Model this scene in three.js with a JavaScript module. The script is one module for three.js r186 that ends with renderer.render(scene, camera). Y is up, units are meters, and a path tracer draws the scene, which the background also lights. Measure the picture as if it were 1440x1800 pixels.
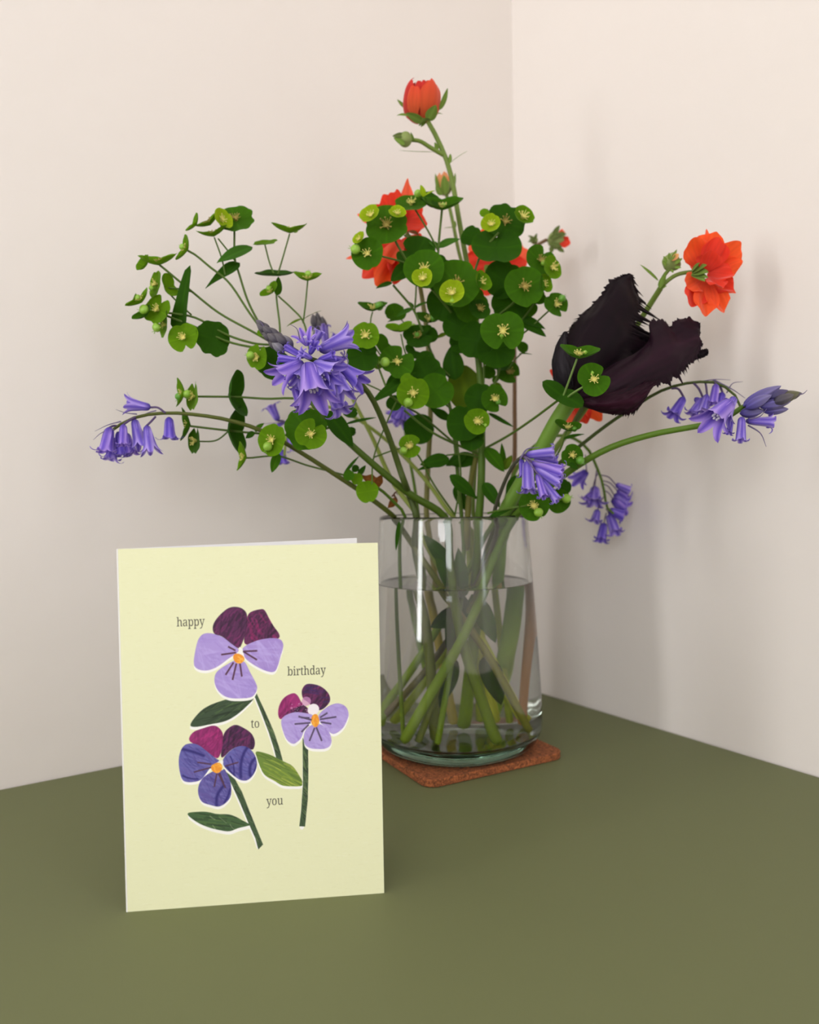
import * as THREE from 'three';
import { mergeGeometries } from 'three/addons/utils/BufferGeometryUtils.js';
import { ImprovedNoise } from 'three/addons/math/ImprovedNoise.js';
import { RectAreaLightUniformsLib } from 'three/addons/lights/RectAreaLightUniformsLib.js';

// ---------------------------------------------------------------- camera, sky, lights, exposure
const scene = new THREE.Scene();
const FOCAL = 1366.5, EYE = 0.1689, PITCH = 0.0257, ROLL = -0.0171;   // focal length in pixels of the 1440 x 1800 frame
const TABLE = 0.75;                                                   // height of the table top
const ANGLE = 0.5745;                                                 // how the corner of the room is turned
const camera = new THREE.PerspectiveCamera(2 * Math.atan(900 / FOCAL) * 180 / Math.PI, 0.8, 0.02, 30);
const EYE_AT = new THREE.Vector3(0, TABLE + EYE, 0);
const FORWARD = new THREE.Vector3(0, -Math.sin(PITCH), -Math.cos(PITCH));
const RIGHT = new THREE.Vector3(1, 0, 0).multiplyScalar(Math.cos(ROLL)).addScaledVector(new THREE.Vector3(0, Math.cos(PITCH), -Math.sin(PITCH)), Math.sin(ROLL));
const UP = new THREE.Vector3().crossVectors(RIGHT, FORWARD);
camera.position.copy(EYE_AT);
camera.quaternion.setFromRotationMatrix(new THREE.Matrix4().makeBasis(RIGHT, UP, FORWARD.clone().negate()));
camera.focus = 0.37;
camera.userData.fStop = 8;
scene.add(camera);

const renderer = new THREE.WebGLRenderer({ antialias: true });
renderer.toneMapping = THREE.LinearToneMapping;
renderer.toneMappingExposure = 0.9;
renderer.shadowMap.enabled = true;
scene.background = new THREE.Color(1.6, 1.8, 2.1);                    // overcast sky outside the windows

// the room: a runs from the corner along the left wall, b from the corner along the right wall
const CORNER = new THREE.Vector3(0.0933, 0, -0.6666);
const A_DIR = new THREE.Vector3(-Math.cos(ANGLE), 0, Math.sin(ANGLE)), B_DIR = new THREE.Vector3(Math.sin(ANGLE), 0, Math.cos(ANGLE));
const room = (a, y, b) => CORNER.clone().addScaledVector(A_DIR, a).addScaledVector(B_DIR, b).setY(y);
const ROOM_A = 2.3, ROOM_B = 3.2, ROOM_H = 2.45;
const WIN1 = { from: 0.07, to: 0.4, sill: 0.5, head: 1.9 };         // in the wall opposite the right wall
const ADDED_WIN3 = { from: 1.35, to: 2.75, sill: 0.95, head: 2.25 };        // unseen window added further along the same wall, to lift the right wall
const WIN2 = { from: 1.0, to: 2.1, sill: 0.8, head: 2.15 };            // in the right wall, beside and behind the camera
RectAreaLightUniformsLib.init();
function windowLight(color, intensity, w, h, at, towards) {
  const l = new THREE.RectAreaLight(color, intensity, w, h);
  l.position.copy(at); l.lookAt(at.clone().add(towards)); scene.add(l);
  return l;
}
{
  const w1 = WIN1.to - WIN1.from, h1 = WIN1.head - WIN1.sill, w2 = WIN2.to - WIN2.from, h2 = WIN2.head - WIN2.sill, w3 = ADDED_WIN3.to - ADDED_WIN3.from, h3 = ADDED_WIN3.head - ADDED_WIN3.sill;
  windowLight(new THREE.Color(1.0, 0.975, 0.93), 10.5, w1 - 0.1, h1 - 0.1, room(ROOM_A - 0.01, (WIN1.sill + WIN1.head) / 2, (WIN1.from + WIN1.to) / 2), A_DIR.clone().negate());
  windowLight(new THREE.Color(1.0, 0.985, 0.97), 5.0, w3 - 0.1, h3 - 0.1, room(ROOM_A - 0.01, (ADDED_WIN3.sill + ADDED_WIN3.head) / 2, (ADDED_WIN3.from + ADDED_WIN3.to) / 2), A_DIR.clone().negate());  // light of the added window, fills in the right wall
  windowLight(new THREE.Color(0.92, 0.96, 1.0), 2.4, w2 - 0.1, h2 - 0.1, room(0.01, (WIN2.sill + WIN2.head) / 2, (WIN2.from + WIN2.to) / 2), A_DIR);
}

// ---------------------------------------------------------------- helpers
const V3 = (x, y, z) => new THREE.Vector3(x, y, z);
const P = (x, y, d) => EYE_AT.clone().addScaledVector(FORWARD, d).addScaledVector(RIGHT, d * (x - 720) / FOCAL).addScaledVector(UP, -d * (y - 900) / FOCAL);
const facing = (nx, ny, nz) => { const z = nz ?? Math.sqrt(Math.max(0, 1 - nx * nx - ny * ny)); return RIGHT.clone().multiplyScalar(nx).addScaledVector(UP, ny).addScaledVector(FORWARD, -z).normalize(); };
let seed = 7;
const rnd = (a = 0, b = 1) => { seed = (seed * 1664525 + 1013904223) % 4294967296; return a + (b - a) * seed / 4294967296; };
const perlin = new ImprovedNoise();
const clamp = (x, a, b) => Math.min(b, Math.max(a, x));
const smooth = (x) => { const t = clamp(x, 0, 1); return t * t * (3 - 2 * t); };
const used = new Map();
function numbered(name) { const k = used.get(name) ?? 0; used.set(name, k + 1); return k ? name + '_' + String(k).padStart(3, '0') : name; }
function tag(o, label, category, group, kind) {
  if (label) o.userData.label = label;
  if (category) o.userData.category = category;
  if (group) o.userData.group = group;
  if (kind) o.userData.kind = kind;
  return o;
}
function thing(name, label, category, at, group) {
  const o = new THREE.Group(); o.name = numbered(name); o.position.copy(at); scene.add(o);
  return tag(o, label, category, group);
}
function struct(o, name) { o.name = name; o.userData.kind = 'structure'; scene.add(o); return o; }
// a part whose geometry is already about its own origin; "at" is where that origin stands in the world
function part(parent, name, geometry, material, at, quaternion, scale) {
  const m = new THREE.Mesh(geometry, material); m.name = name;
  if (at) m.position.copy(at).sub(parent.position);
  if (quaternion) m.quaternion.copy(quaternion);
  if (scale) m.scale.setScalar(scale);
  parent.add(m); return m;
}
// a part whose geometry was computed in the world
function worldPart(parent, name, geometry, material, anchor) {
  geometry.translate(-anchor.x, -anchor.y, -anchor.z);
  return part(parent, name, geometry, material, anchor);
}
// a grid of (nu + 1) x (nv + 1) points; at(u, v) -> Vector3, tint(u, v) -> [r, g, b]
function grid(nu, nv, at, tint) {
  const p = [], uv = [], c = [], index = [];
  for (let j = 0; j <= nv; j++) for (let i = 0; i <= nu; i++) {
    const q = at(i / nu, j / nv); p.push(q.x, q.y, q.z); uv.push(i / nu, j / nv);
    if (tint) c.push(...tint(i / nu, j / nv));
  }
  for (let j = 0; j < nv; j++) for (let i = 0; i < nu; i++) { const k = j * (nu + 1) + i; index.push(k, k + 1, k + nu + 2, k, k + nu + 2, k + nu + 1); }
  const g = new THREE.BufferGeometry();
  g.setAttribute('position', new THREE.Float32BufferAttribute(p, 3)); g.setAttribute('uv', new THREE.Float32BufferAttribute(uv, 2));
  if (tint) g.setAttribute('color', new THREE.Float32BufferAttribute(c, 3));
  g.setIndex(index); g.computeVertexNormals(); return g;
}
function tube(points, radius, n = 24, round = 9, tint) {   // radius(t); tint(t) -> [r, g, b]
  const curve = new THREE.CatmullRomCurve3(points, false, 'centripetal');
  const g = new THREE.TubeGeometry(curve, n, 1, round, false), pos = g.attributes.position, nor = g.attributes.normal;
  for (let i = 0; i <= n; i++) { const r = radius(i / n); for (let j = 0; j <= round; j++) { const k = i * (round + 1) + j; pos.setXYZ(k, pos.getX(k) - nor.getX(k) * (1 - r), pos.getY(k) - nor.getY(k) * (1 - r), pos.getZ(k) - nor.getZ(k) * (1 - r)); } }
  // closed ends
  const ends = [];
  for (const [t, s] of [[0, -1], [1, 1]]) { const e = new THREE.SphereGeometry(radius(t), round, 4); const q = curve.getPointAt(t); e.translate(q.x, q.y, q.z); ends.push(e); }
  if (tint) {
    const put = (h, t) => { const c = []; for (let i = 0; i < h.attributes.position.count; i++) c.push(...tint(t ?? Math.floor(i / (round + 1)) / n)); h.setAttribute('color', new THREE.Float32BufferAttribute(c, 3)); };
    put(g); put(ends[0], 0); put(ends[1], 1);
  }
  return mergeGeometries([g, ...ends]);
}
const sRGB = (hex) => new THREE.Color(hex);
function mat(hex, o = {}) { return new THREE.MeshPhysicalMaterial({ color: sRGB(hex), roughness: 0.6, side: THREE.DoubleSide, ...o }); }
function noiseMap(size, f, srgb) {   // f(x, y) in 0..1 -> [r, g, b] 0..255
  const d = new Uint8Array(size * size * 4);
  for (let y = 0; y < size; y++) for (let x = 0; x < size; x++) { const c = f(x / size, y / size); d.set([c[0], c[1], c[2], 255], (y * size + x) * 4); }
  const t = new THREE.DataTexture(d, size, size); t.magFilter = THREE.LinearFilter; t.minFilter = THREE.LinearFilter; t.wrapS = t.wrapT = THREE.RepeatWrapping;
  if (srgb) t.colorSpace = THREE.SRGBColorSpace; t.needsUpdate = true; return t;
}

// ---------------------------------------------------------------- the room
const plasterBump = noiseMap(512, (x, y) => { const n = 128 + 60 * perlin.noise(x * 24, y * 24, 1) + 40 * perlin.noise(x * 90, y * 90, 4); return [n, n, n]; });
const wallPaint = mat('#efe8e3', { roughness: 0.85, bumpMap: plasterBump, bumpScale: 0.0006 });
const white = mat('#f2efe9', { roughness: 0.6 }), trimPaint = mat('#eeeae2', { roughness: 0.4 });
const alongA = ANGLE + Math.PI, alongB = -Math.atan2(B_DIR.z, B_DIR.x);
function wall(name, length, at, turn, ...holes) {
  const s = new THREE.Shape([[-0.12, 0], [length + 0.12, 0], [length + 0.12, ROOM_H], [-0.12, ROOM_H]].map((q) => new THREE.Vector2(...q)));
  for (const hole of holes) s.holes.push(new THREE.Path([[hole.from, hole.sill], [hole.to, hole.sill], [hole.to, hole.head], [hole.from, hole.head]].map((q) => new THREE.Vector2(...q))));
  const m = new THREE.Mesh(new THREE.ExtrudeGeometry(s, { depth: 0.12, bevelEnabled: false }), wallPaint);
  m.position.copy(at); m.rotation.y = turn; struct(m, name);
}
wall('wall_left', ROOM_A, room(0, 0, 0), alongA);
wall('wall_right', ROOM_B, room(-0.12, 0, 0), alongB, WIN2);
wall('wall_far_left', ROOM_B, room(ROOM_A, 0, 0), alongB, WIN1, ADDED_WIN3);
wall('wall_behind', ROOM_A, room(0, 0, ROOM_B + 0.12), alongA);
function slab(name, y, h, material) {
  const m = new THREE.Mesh(new THREE.BoxGeometry(ROOM_A + 0.24, h, ROOM_B + 0.24), material);
  m.position.copy(room(ROOM_A / 2, y, ROOM_B / 2)); m.rotation.y = alongA; struct(m, name);
}
slab('floor', -0.05, 0.1, mat('#d2c8ba', { roughness: 0.8 }));
slab('ceiling', ROOM_H + 0.05, 0.1, white);
const glassPane = new THREE.MeshPhysicalMaterial({ color: 0xffffff, roughness: 0.02, transmission: 1, thickness: 0 });
function windowUnit(name, at, spec, bars, turn) {
  const g = new THREE.Group(); g.position.copy(at).setY(spec.sill); g.rotation.y = turn; struct(g, name);
  const w = spec.to - spec.from, h = spec.head - spec.sill;
  const bar = (n, sx, sy, sz, x, y) => { const m = new THREE.Mesh(new THREE.BoxGeometry(sx, sy, sz), trimPaint); m.name = n; m.position.set(x, y, 0); g.add(m); };
  for (const s of [-1, 1]) { bar('stile', 0.05, h, 0.06, s * (w / 2 - 0.025), h / 2); bar('rail', w - 0.1, 0.05, 0.06, 0, h / 2 + s * (h / 2 - 0.025)); }
  for (let k = 1; k < bars; k++) bar('glazing_bar', 0.035, h - 0.1, 0.05, -w / 2 + w * k / bars, h / 2);
  for (let k = 0; k < bars; k++) { const m = new THREE.Mesh(new THREE.PlaneGeometry(w / bars - 0.04, h - 0.1), glassPane); m.name = 'pane'; m.position.set(-w / 2 + w * (k + 0.5) / bars, h / 2, 0); g.add(m); }
}
const middle = (w) => (w.from + w.to) / 2;
windowUnit('window_1', room(ROOM_A + 0.06, 0, middle(WIN1)), WIN1, 1, alongB);
windowUnit('window_2', room(-0.06, 0, middle(WIN2)), WIN2, 2, alongB);
windowUnit('added_window_3', room(ROOM_A + 0.06, 0, middle(ADDED_WIN3)), ADDED_WIN3, 3, alongB);

// ---------------------------------------------------------------- table
const tableNoise = noiseMap(512, (x, y) => { const n = 128 + 50 * perlin.noise(x * 60, y * 9, 2) + 40 * perlin.noise(x * 70, y * 70, 5); return [n, n, n]; });
const greenPaint = mat('#717652', { roughness: 0.55, specularIntensity: 0.35, bumpMap: tableNoise, bumpScale: 0.00012 });
{
  const t = thing('table', 'olive green painted table filling the corner under the vase and card', 'table', room(0.6, 0, 0.33));
  const top = new THREE.Shape([[-0.597, -0.327], [0.597, -0.327], [0.597, 0.327], [-0.597, 0.327]].map((q) => new THREE.Vector2(...q)));
  const g = new THREE.ExtrudeGeometry(top, { depth: 0.022, bevelThickness: 0.002, bevelSize: 0.002, bevelSegments: 3 }); g.rotateX(-Math.PI / 2); g.translate(0, TABLE - 0.024, 0);
  t.rotation.y = alongA;
  part(t, 'tabletop', g, greenPaint);
  for (const [sx, sz] of [[1, 1], [1, -1], [-1, 1], [-1, -1]]) { const l = new THREE.CylinderGeometry(0.034, 0.022, TABLE - 0.026, 4, 1); l.rotateY(Math.PI / 4); l.translate(sx * 0.55, (TABLE - 0.026) / 2, sz * 0.28); part(t, 'leg', l, greenPaint); }
  for (const s of [-1, 1]) { const r = new THREE.BoxGeometry(1.06, 0.08, 0.02); r.translate(0, TABLE - 0.066, s * 0.28); part(t, 'apron', r, greenPaint); const e = new THREE.BoxGeometry(0.02, 0.08, 0.52); e.translate(s * 0.55, TABLE - 0.066, 0); part(t, 'apron', e, greenPaint); }
}

// ---------------------------------------------------------------- cork coaster
const VASE = V3(0.0282, TABLE + 0.0046, -0.502);
{
  const cork = noiseMap(512, (x, y) => {
    const n = perlin.noise(x * 70, y * 70, 3) * 0.5 + perlin.noise(x * 150, y * 150, 8) * 0.5 + perlin.noise(x * 30, y * 30, 6) * 0.3;
    const k = 1 + n * 0.75; return [clamp(146 * k, 0, 255), clamp(84 * k, 0, 255), clamp(48 * k, 0, 255)];
  }, true);
  cork.repeat.set(10, 10);
  const c = thing('coaster', 'square reddish brown cork coaster with rounded corners under the glass vase', 'coaster', V3(0.0277, TABLE + 0.0002, -0.5039));
  const L = 0.0495, r = 0.008, s = new THREE.Shape();
  s.moveTo(-L + r, -L); s.lineTo(L - r, -L); s.absarc(L - r, -L + r, r, -Math.PI / 2, 0); s.lineTo(L, L - r); s.absarc(L - r, L - r, r, 0, Math.PI / 2);
  s.lineTo(-L + r, L); s.absarc(-L + r, L - r, r, Math.PI / 2, Math.PI); s.lineTo(-L, -L + r); s.absarc(-L + r, -L + r, r, Math.PI, Math.PI * 1.5);
  const g = new THREE.ExtrudeGeometry(s, { depth: 0.0032, bevelThickness: 0.0006, bevelSize: 0.0006, bevelSegments: 3, curveSegments: 10 });
  g.rotateX(-Math.PI / 2); g.translate(0, 0.0006, 0);
  const top = part(c, 'cork_slab', g, new THREE.MeshStandardMaterial({ map: cork, bumpMap: cork, bumpScale: 0.0004, roughness: 0.9 }));
  c.rotation.y = 0.4968;
}

// ---------------------------------------------------------------- glass vase and its water
const lathe = (pts, n = 96) => new THREE.LatheGeometry(pts.map((q) => new THREE.Vector2(...q)), n);
const smoothProfile = (pts, n) => new THREE.SplineCurve(pts.map((q) => new THREE.Vector2(...q))).getPoints(n).map((q) => [Math.max(0, q.x), q.y]);
const WATER = 0.1055;
{
  const outer = smoothProfile([[0.0001, 0.0016], [0.03, 0.0012], [0.04, 0.0001], [0.046, 0.0009], [0.0515, 0.0052], [0.0546, 0.012], [0.0553, 0.02], [0.0545, 0.04], [0.0522, 0.08], [0.0498, 0.115], [0.0484, 0.135], [0.0478, 0.1465]], 70);
  const lip = [[0.0477, 0.1478], [0.0472, 0.1488], [0.0465, 0.1491], [0.0458, 0.1488], [0.0454, 0.1478]];
  const inner = smoothProfile([[0.0454, 0.1465], [0.046, 0.135], [0.0474, 0.115], [0.0498, 0.08], [0.0521, 0.04], [0.0527, 0.022], [0.0512, 0.0145], [0.046, 0.0105], [0.03, 0.0088], [0.012, 0.0092], [0.0001, 0.0096]], 70);
  const glass = new THREE.MeshPhysicalMaterial({ color: 0xffffff, roughness: 0.015, transmission: 1, thickness: 0.003, ior: 1.5, attenuationColor: sRGB('#c4e0d2'), attenuationDistance: 0.06 });
  const v = thing('glass_vase', 'clear green-tinted glass vase, wider at its base, standing on the cork coaster', 'vase', VASE);
  part(v, 'glass_body', lathe([...outer, ...lip, ...inner]), glass);
  const water = new THREE.MeshPhysicalMaterial({ color: 0xffffff, roughness: 0.0, transmission: 1, thickness: 0.05, ior: 1.333, attenuationColor: sRGB('#eef2e8'), attenuationDistance: 0.3 });
  const wall_ = inner.filter((q) => q[1] < WATER - 0.001).map((q) => [q[0] < 0.001 ? 0.0001 : q[0] + 0.0003, q[1] - 0.0003]).reverse();
  const rim = 0.0477 + (0.115 - WATER) * 0.05;
  const body = [...wall_, [rim + 0.0008, WATER + 0.0009], [rim + 0.0001, WATER + 0.0007], [rim - 0.001, WATER + 0.0002], [rim - 0.003, WATER], [0.0001, WATER]];
  const w = new THREE.Mesh(lathe(body), water); w.name = 'water'; w.position.copy(VASE); scene.add(w);
  tag(w, 'clear water filling the glass vase to about two thirds of its height', 'water', null, 'stuff');
}

// ---------------------------------------------------------------- greeting card
function cardPrint() {
  const W = 1050, H = 1480, c = document.createElement('canvas'); c.width = W; c.height = H;
  const x = c.getContext('2d');
  x.fillStyle = '#ecedc5'; x.fillRect(0, 0, W, H);
  for (let k = 0; k < 2600; k++) { x.fillStyle = k % 2 ? 'rgba(255,255,255,0.10)' : 'rgba(190,180,120,0.07)'; x.fillRect(rnd(0, W), rnd(0, H), rnd(3, 26), rnd(1, 3)); }
  // sketch units (1340 x 1800 over the print's middle) to card pixels
  const M = [0.57915155, -0.016801415, 183.64652, 0.013733475, 0.60146601, 177.23078, -2.078848e-05, -5.7672399e-06];
  const to = (p) => { const w = M[6] * p[0] + M[7] * p[1] + 1; return [(M[0] * p[0] + M[1] * p[1] + M[2]) / w, (M[3] * p[0] + M[4] * p[1] + M[5]) / w]; };
  const path = (pts, dx = 0, dy = 0, soft = true) => {
    const q = pts.map((p) => to([p[0] + dx, p[1] + dy])), n = q.length; x.beginPath();
    if (!soft) { q.forEach((p, i) => (i ? x.lineTo(...p) : x.moveTo(...p))); x.closePath(); return; }
    x.moveTo((q[n - 1][0] + q[0][0]) / 2, (q[n - 1][1] + q[0][1]) / 2);
    for (let i = 0; i < n; i++) { const a = q[i], b = q[(i + 1) % n]; x.quadraticCurveTo(a[0], a[1], (a[0] + b[0]) / 2, (a[1] + b[1]) / 2); }
    x.closePath();
  };
  const box = (pts) => { const q = pts.map(to); return [Math.min(...q.map((p) => p[0])), Math.min(...q.map((p) => p[1])), Math.max(...q.map((p) => p[0])), Math.max(...q.map((p) => p[1]))]; };
  const paper = (pts, dx = 2, dy = 16) => { x.fillStyle = '#fbfaf6'; path(pts, dx, dy); x.fill(); path(pts, dx / 2, dy / 2); x.fill(); };
  const fill = (pts, color, strokes = [], soft = true) => {      // strokes: [color, count, width, length, angle, wobble]
    x.save(); path(pts, 0, 0, soft); x.fillStyle = color; x.fill(); x.clip();
    const [x0, y0, x1, y1] = box(pts);
    for (const [sc, n, sw, sl, an, wob] of strokes) for (let k = 0; k < n; k++) {
      const px = rnd(x0, x1), py = rnd(y0, y1), a = an + rnd(-wob, wob), l = sl * rnd(0.5, 1.2);
      x.strokeStyle = sc; x.lineWidth = sw * rnd(0.5, 1.3); x.lineCap = 'round'; x.beginPath(); x.moveTo(px, py);
      x.quadraticCurveTo(px + Math.cos(a) * l / 2 + rnd(-6, 6), py + Math.sin(a) * l / 2 + rnd(-6, 6), px + Math.cos(a) * l, py + Math.sin(a) * l); x.stroke();
    }
    x.restore();
  };
  const lines = (list, color, w) => { x.strokeStyle = color; x.lineWidth = w; x.lineCap = 'butt'; for (const [a, b, e, f] of list) { x.beginPath(); x.moveTo(...to([a, b])); x.lineTo(...to([e, f])); x.stroke(); } };
  const darkPurple = [['rgba(120,40,100,0.35)', 60, 7, 70, 2.2, 0.5], ['rgba(35,12,40,0.35)', 40, 8, 60, 2.0, 0.5], ['rgba(150,40,110,0.25)', 14, 5, 50, 2.6, 0.4]];
  const magenta = [['rgba(190,50,130,0.35)', 50, 6, 50, 2.2, 0.6], ['rgba(110,20,80,0.35)', 40, 6, 50, 2.0, 0.6]];
  const lilac = [['rgba(190,170,232,0.4)', 40, 8, 80, 0.6, 0.8], ['rgba(150,125,205,0.22)', 30, 5, 60, 0.6, 0.8]];
  const blue = [['rgba(120,112,185,0.4)', 60, 6, 60, 0.7, 0.5], ['rgba(66,58,130,0.4)', 44, 5, 60, 0.7, 0.5], ['rgba(104,88,160,0.5)', 30, 6, 50, 0.7, 0.5]];
  const green = [['rgba(90,120,60,0.4)', 24, 4, 90, -0.45, 0.2], ['rgba(28,44,30,0.45)', 40, 6, 80, -0.45, 0.3], ['rgba(120,140,80,0.3)', 8, 3, 90, -0.45, 0.2]];
  const limes = [['rgba(150,170,60,0.6)', 30, 5, 110, 0.55, 0.15], ['rgba(80,105,40,0.5)', 26, 5, 100, 0.55, 0.15], ['rgba(190,195,90,0.5)', 10, 4, 100, 0.55, 0.15]];
  const stalkPaint = [['rgba(110,130,80,0.5)', 40, 4, 60, 1.1, 0.3], ['rgba(30,44,32,0.6)', 50, 4, 60, 1.1, 0.4], ['rgba(150,160,120,0.35)', 16, 2, 30, 0.6, 0.4]];
  // top pansy
  const s1 = [[597, 690], [612, 675], [680, 820], [735, 945], [770, 1050], [795, 1140], [770, 1130], [750, 1120], [735, 1060], [700, 950], [650, 820]];
  const l1 = [[155, 906], [235, 805], [300, 765], [370, 740], [440, 718], [520, 718], [612, 712], [560, 765], [500, 820], [440, 860], [390, 880], [300, 895], [210, 915]];
  const l2 = [[605, 1072], [670, 1085], [735, 1110], [800, 1145], [860, 1170], [895, 1220], [932, 1285], [927, 1312], [860, 1312], [790, 1310], [740, 1275], [670, 1240], [640, 1180], [620, 1120]];
  paper(s1, -8, 4); paper(l2, -2, 18); fill(l2, '#6f8a38', limes);
  fill(s1, '#41583a', stalkPaint, false);
  paper(l1, -4, 20); fill(l1, '#3a4d36', green);
  const pA = [[318, 238], [345, 185], [405, 125], [450, 103], [510, 108], [548, 140], [553, 180], [545, 260], [530, 320], [505, 380], [490, 382], [440, 345], [380, 295], [330, 290]];
  const pB = [[552, 160], [585, 132], [640, 120], [670, 118], [700, 180], [735, 240], [772, 285], [774, 320], [700, 320], [640, 330], [580, 352], [545, 362], [528, 335], [545, 260]];
  const pC = [[188, 485], [210, 360], [228, 310], [262, 280], [320, 281], [385, 303], [440, 343], [497, 385], [495, 410], [430, 450], [380, 490], [330, 520], [270, 537], [210, 522]];
  const pD = [[518, 385], [560, 353], [640, 323], [720, 313], [777, 318], [799, 350], [795, 390], [780, 430], [766, 490], [742, 547], [690, 540], [630, 515], [560, 470], [533, 440], [523, 410]];
  const pE = [[478, 458], [515, 463], [545, 480], [570, 540], [605, 600], [627, 650], [602, 702], [570, 717], [500, 722], [440, 720], [390, 702], [350, 662], [331, 610], [335, 560], [360, 528], [420, 490]];
  for (const p of [pC, pD, pE]) paper(p, 0, 18);
  fill(pA, '#54224f', darkPurple); fill(pB, '#5b224f', [...darkPurple, ['rgba(170,35,110,0.4)', 20, 10, 60, 1.2, 0.3]]);
  fill(pC, '#b09ade', lilac); fill(pD, '#ab92d8', lilac); fill(pE, '#ab95dc', lilac);
  x.strokeStyle = 'rgba(30,12,34,0.6)'; x.lineWidth = 2.5; path(pA); x.stroke();
  fill([[496, 372], [512, 378], [524, 390], [528, 415], [538, 445], [520, 455], [498, 420]], '#fbf8f4');
  fill([[455, 435], [478, 414], [522, 428], [540, 455], [522, 482], [495, 489], [466, 472]], '#f29a2e', [['rgba(255,190,80,0.6)', 8, 5, 20, 0.4, 1]]);
  lines([[425, 372, 475, 398], [378, 426, 478, 412], [525, 404, 622, 400], [526, 404, 620, 461], [462, 478, 408, 562], [481, 485, 455, 596], [505, 485, 518, 574]], '#5a3550', 7);
  // lower left pansy
  const s3 = [[408, 1212], [440, 1235], [470, 1260], [520, 1350], [575, 1490], [620, 1600], [662, 1702], [630, 1736], [610, 1660], [560, 1550], [510, 1430], [460, 1320]];
  const l3 = [[136, 1492], [200, 1482], [290, 1481], [350, 1500], [430, 1497], [480, 1515], [540, 1550], [584, 1570], [540, 1582], [490, 1592], [440, 1617], [370, 1607], [290, 1587], [210, 1552]];
  paper(s3, -8, 8); paper(l3, 4, 22); fill(l3, '#42603a', [['rgba(90,120,60,0.5)', 24, 4, 90, 0.2, 0.15], ['rgba(40,60,36,0.5)', 30, 5, 80, 0.2, 0.15], ['rgba(190,200,160,0.4)', 6, 4, 40, 0.8, 0.2]]);
  fill(s3, '#41583a', stalkPaint, false);
  const pF = [[158, 987], [190, 943], [250, 923], [310, 903], [347, 903], [382, 935], [394, 970], [390, 1040], [366, 1122], [340, 1122], [290, 1082], [230, 1037], [170, 1017]];
  const pG = [[392, 955], [440, 908], [480, 895], [522, 913], [582, 950], [607, 1000], [606, 1042], [590, 1072], [550, 1047], [490, 1042], [440, 1067], [385, 1127], [374, 1100], [390, 1030]];
  const pH = [[91, 1110], [120, 1038], [165, 1020], [225, 1028], [290, 1083], [350, 1128], [372, 1140], [330, 1162], [300, 1192], [260, 1252], [230, 1277], [160, 1287], [113, 1272], [94, 1190]];
  const pI = [[386, 1130], [440, 1068], [500, 1038], [556, 1043], [602, 1088], [624, 1150], [612, 1210], [572, 1267], [520, 1277], [470, 1247], [420, 1202], [393, 1172]];
  const pJ = [[350, 1198], [385, 1208], [400, 1190], [415, 1218], [441, 1270], [450, 1340], [442, 1390], [402, 1432], [360, 1452], [310, 1437], [250, 1422], [223, 1370], [223, 1310], [250, 1258], [290, 1228]];
  for (const p of [pH, pI, pJ]) paper(p, 2, 18);
  fill(pF, '#8c2568', magenta); fill(pG, '#46204a', darkPurple);
  fill(pH, '#6460aa', blue); fill(pI, '#6460ac', blue); fill(pJ, '#5f589f', blue);
  const bands = (pts, list) => { x.save(); path(pts); x.clip(); x.lineCap = 'round'; for (const [w, ...q] of list) for (const [k, col] of [[1.9, 'rgba(50,42,120,0.35)'], [1, 'rgba(40,32,108,0.75)']]) { x.strokeStyle = col; x.lineWidth = w * k; x.beginPath(); x.moveTo(...to([q[0], q[1]])); x.quadraticCurveTo(...to([q[2], q[3]]), ...to([q[4], q[5]])); x.stroke(); } x.restore(); };
  bands(pH, [[9, 100, 1058, 190, 1075, 260, 1105], [5, 120, 1240, 170, 1265, 220, 1262]]);
  bands(pI, [[9, 556, 1050, 500, 1120, 512, 1250], [9, 612, 1120, 560, 1160, 575, 1240], [8, 628, 1150, 608, 1200, 596, 1250], [4, 440, 1110, 470, 1160, 465, 1230], [6, 420, 1180, 440, 1215, 470, 1240]]);
  bands(pJ, [[9, 395, 1310, 335, 1370, 350, 1440], [6, 440, 1330, 425, 1390, 400, 1420]]);
  fill([[368, 1142], [394, 1130], [392, 1172], [376, 1160]], '#fbf8f4');
  fill([[306, 1175], [345, 1152], [377, 1153], [391, 1186], [372, 1218], [345, 1226], [316, 1207]], '#f29a2e', [['rgba(255,190,80,0.6)', 8, 5, 20, 0.4, 1]]);
  lines([[310, 1163, 218, 1150], [310, 1185, 195, 1216], [405, 1176, 495, 1150], [350, 1225, 332, 1316], [360, 1225, 408, 1322], [370, 1222, 396, 1292]], '#54344f', 6);
  // right pansy
  const s2 = [[928, 985], [965, 1050], [967, 1250], [963, 1400], [945, 1582], [906, 1580], [918, 1480], [930, 1300]];
  paper(s2, -2, 22); fill(s2, '#41583a', stalkPaint, false);
  const pK = [[760, 832], [767, 770], [800, 712], [867, 680], [897, 700], [917, 745], [957, 785], [992, 827], [930, 817], [860, 817], [800, 842], [778, 868]];
  const pL = [[918, 670], [945, 623], [1000, 622], [1062, 643], [1108, 690], [1118, 735], [1092, 772], [1060, 797], [1030, 802], [990, 772], [955, 737], [930, 727]];
  const pM = [[778, 876], [800, 838], [870, 810], [950, 818], [1004, 832], [992, 872], [962, 902], [935, 942], [920, 987], [895, 1012], [865, 1032], [820, 1002], [798, 950]];
  const pN = [[1028, 840], [1070, 793], [1120, 763], [1170, 750], [1222, 773], [1243, 825], [1227, 872], [1202, 922], [1150, 962], [1115, 957], [1080, 912], [1048, 887]];
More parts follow.
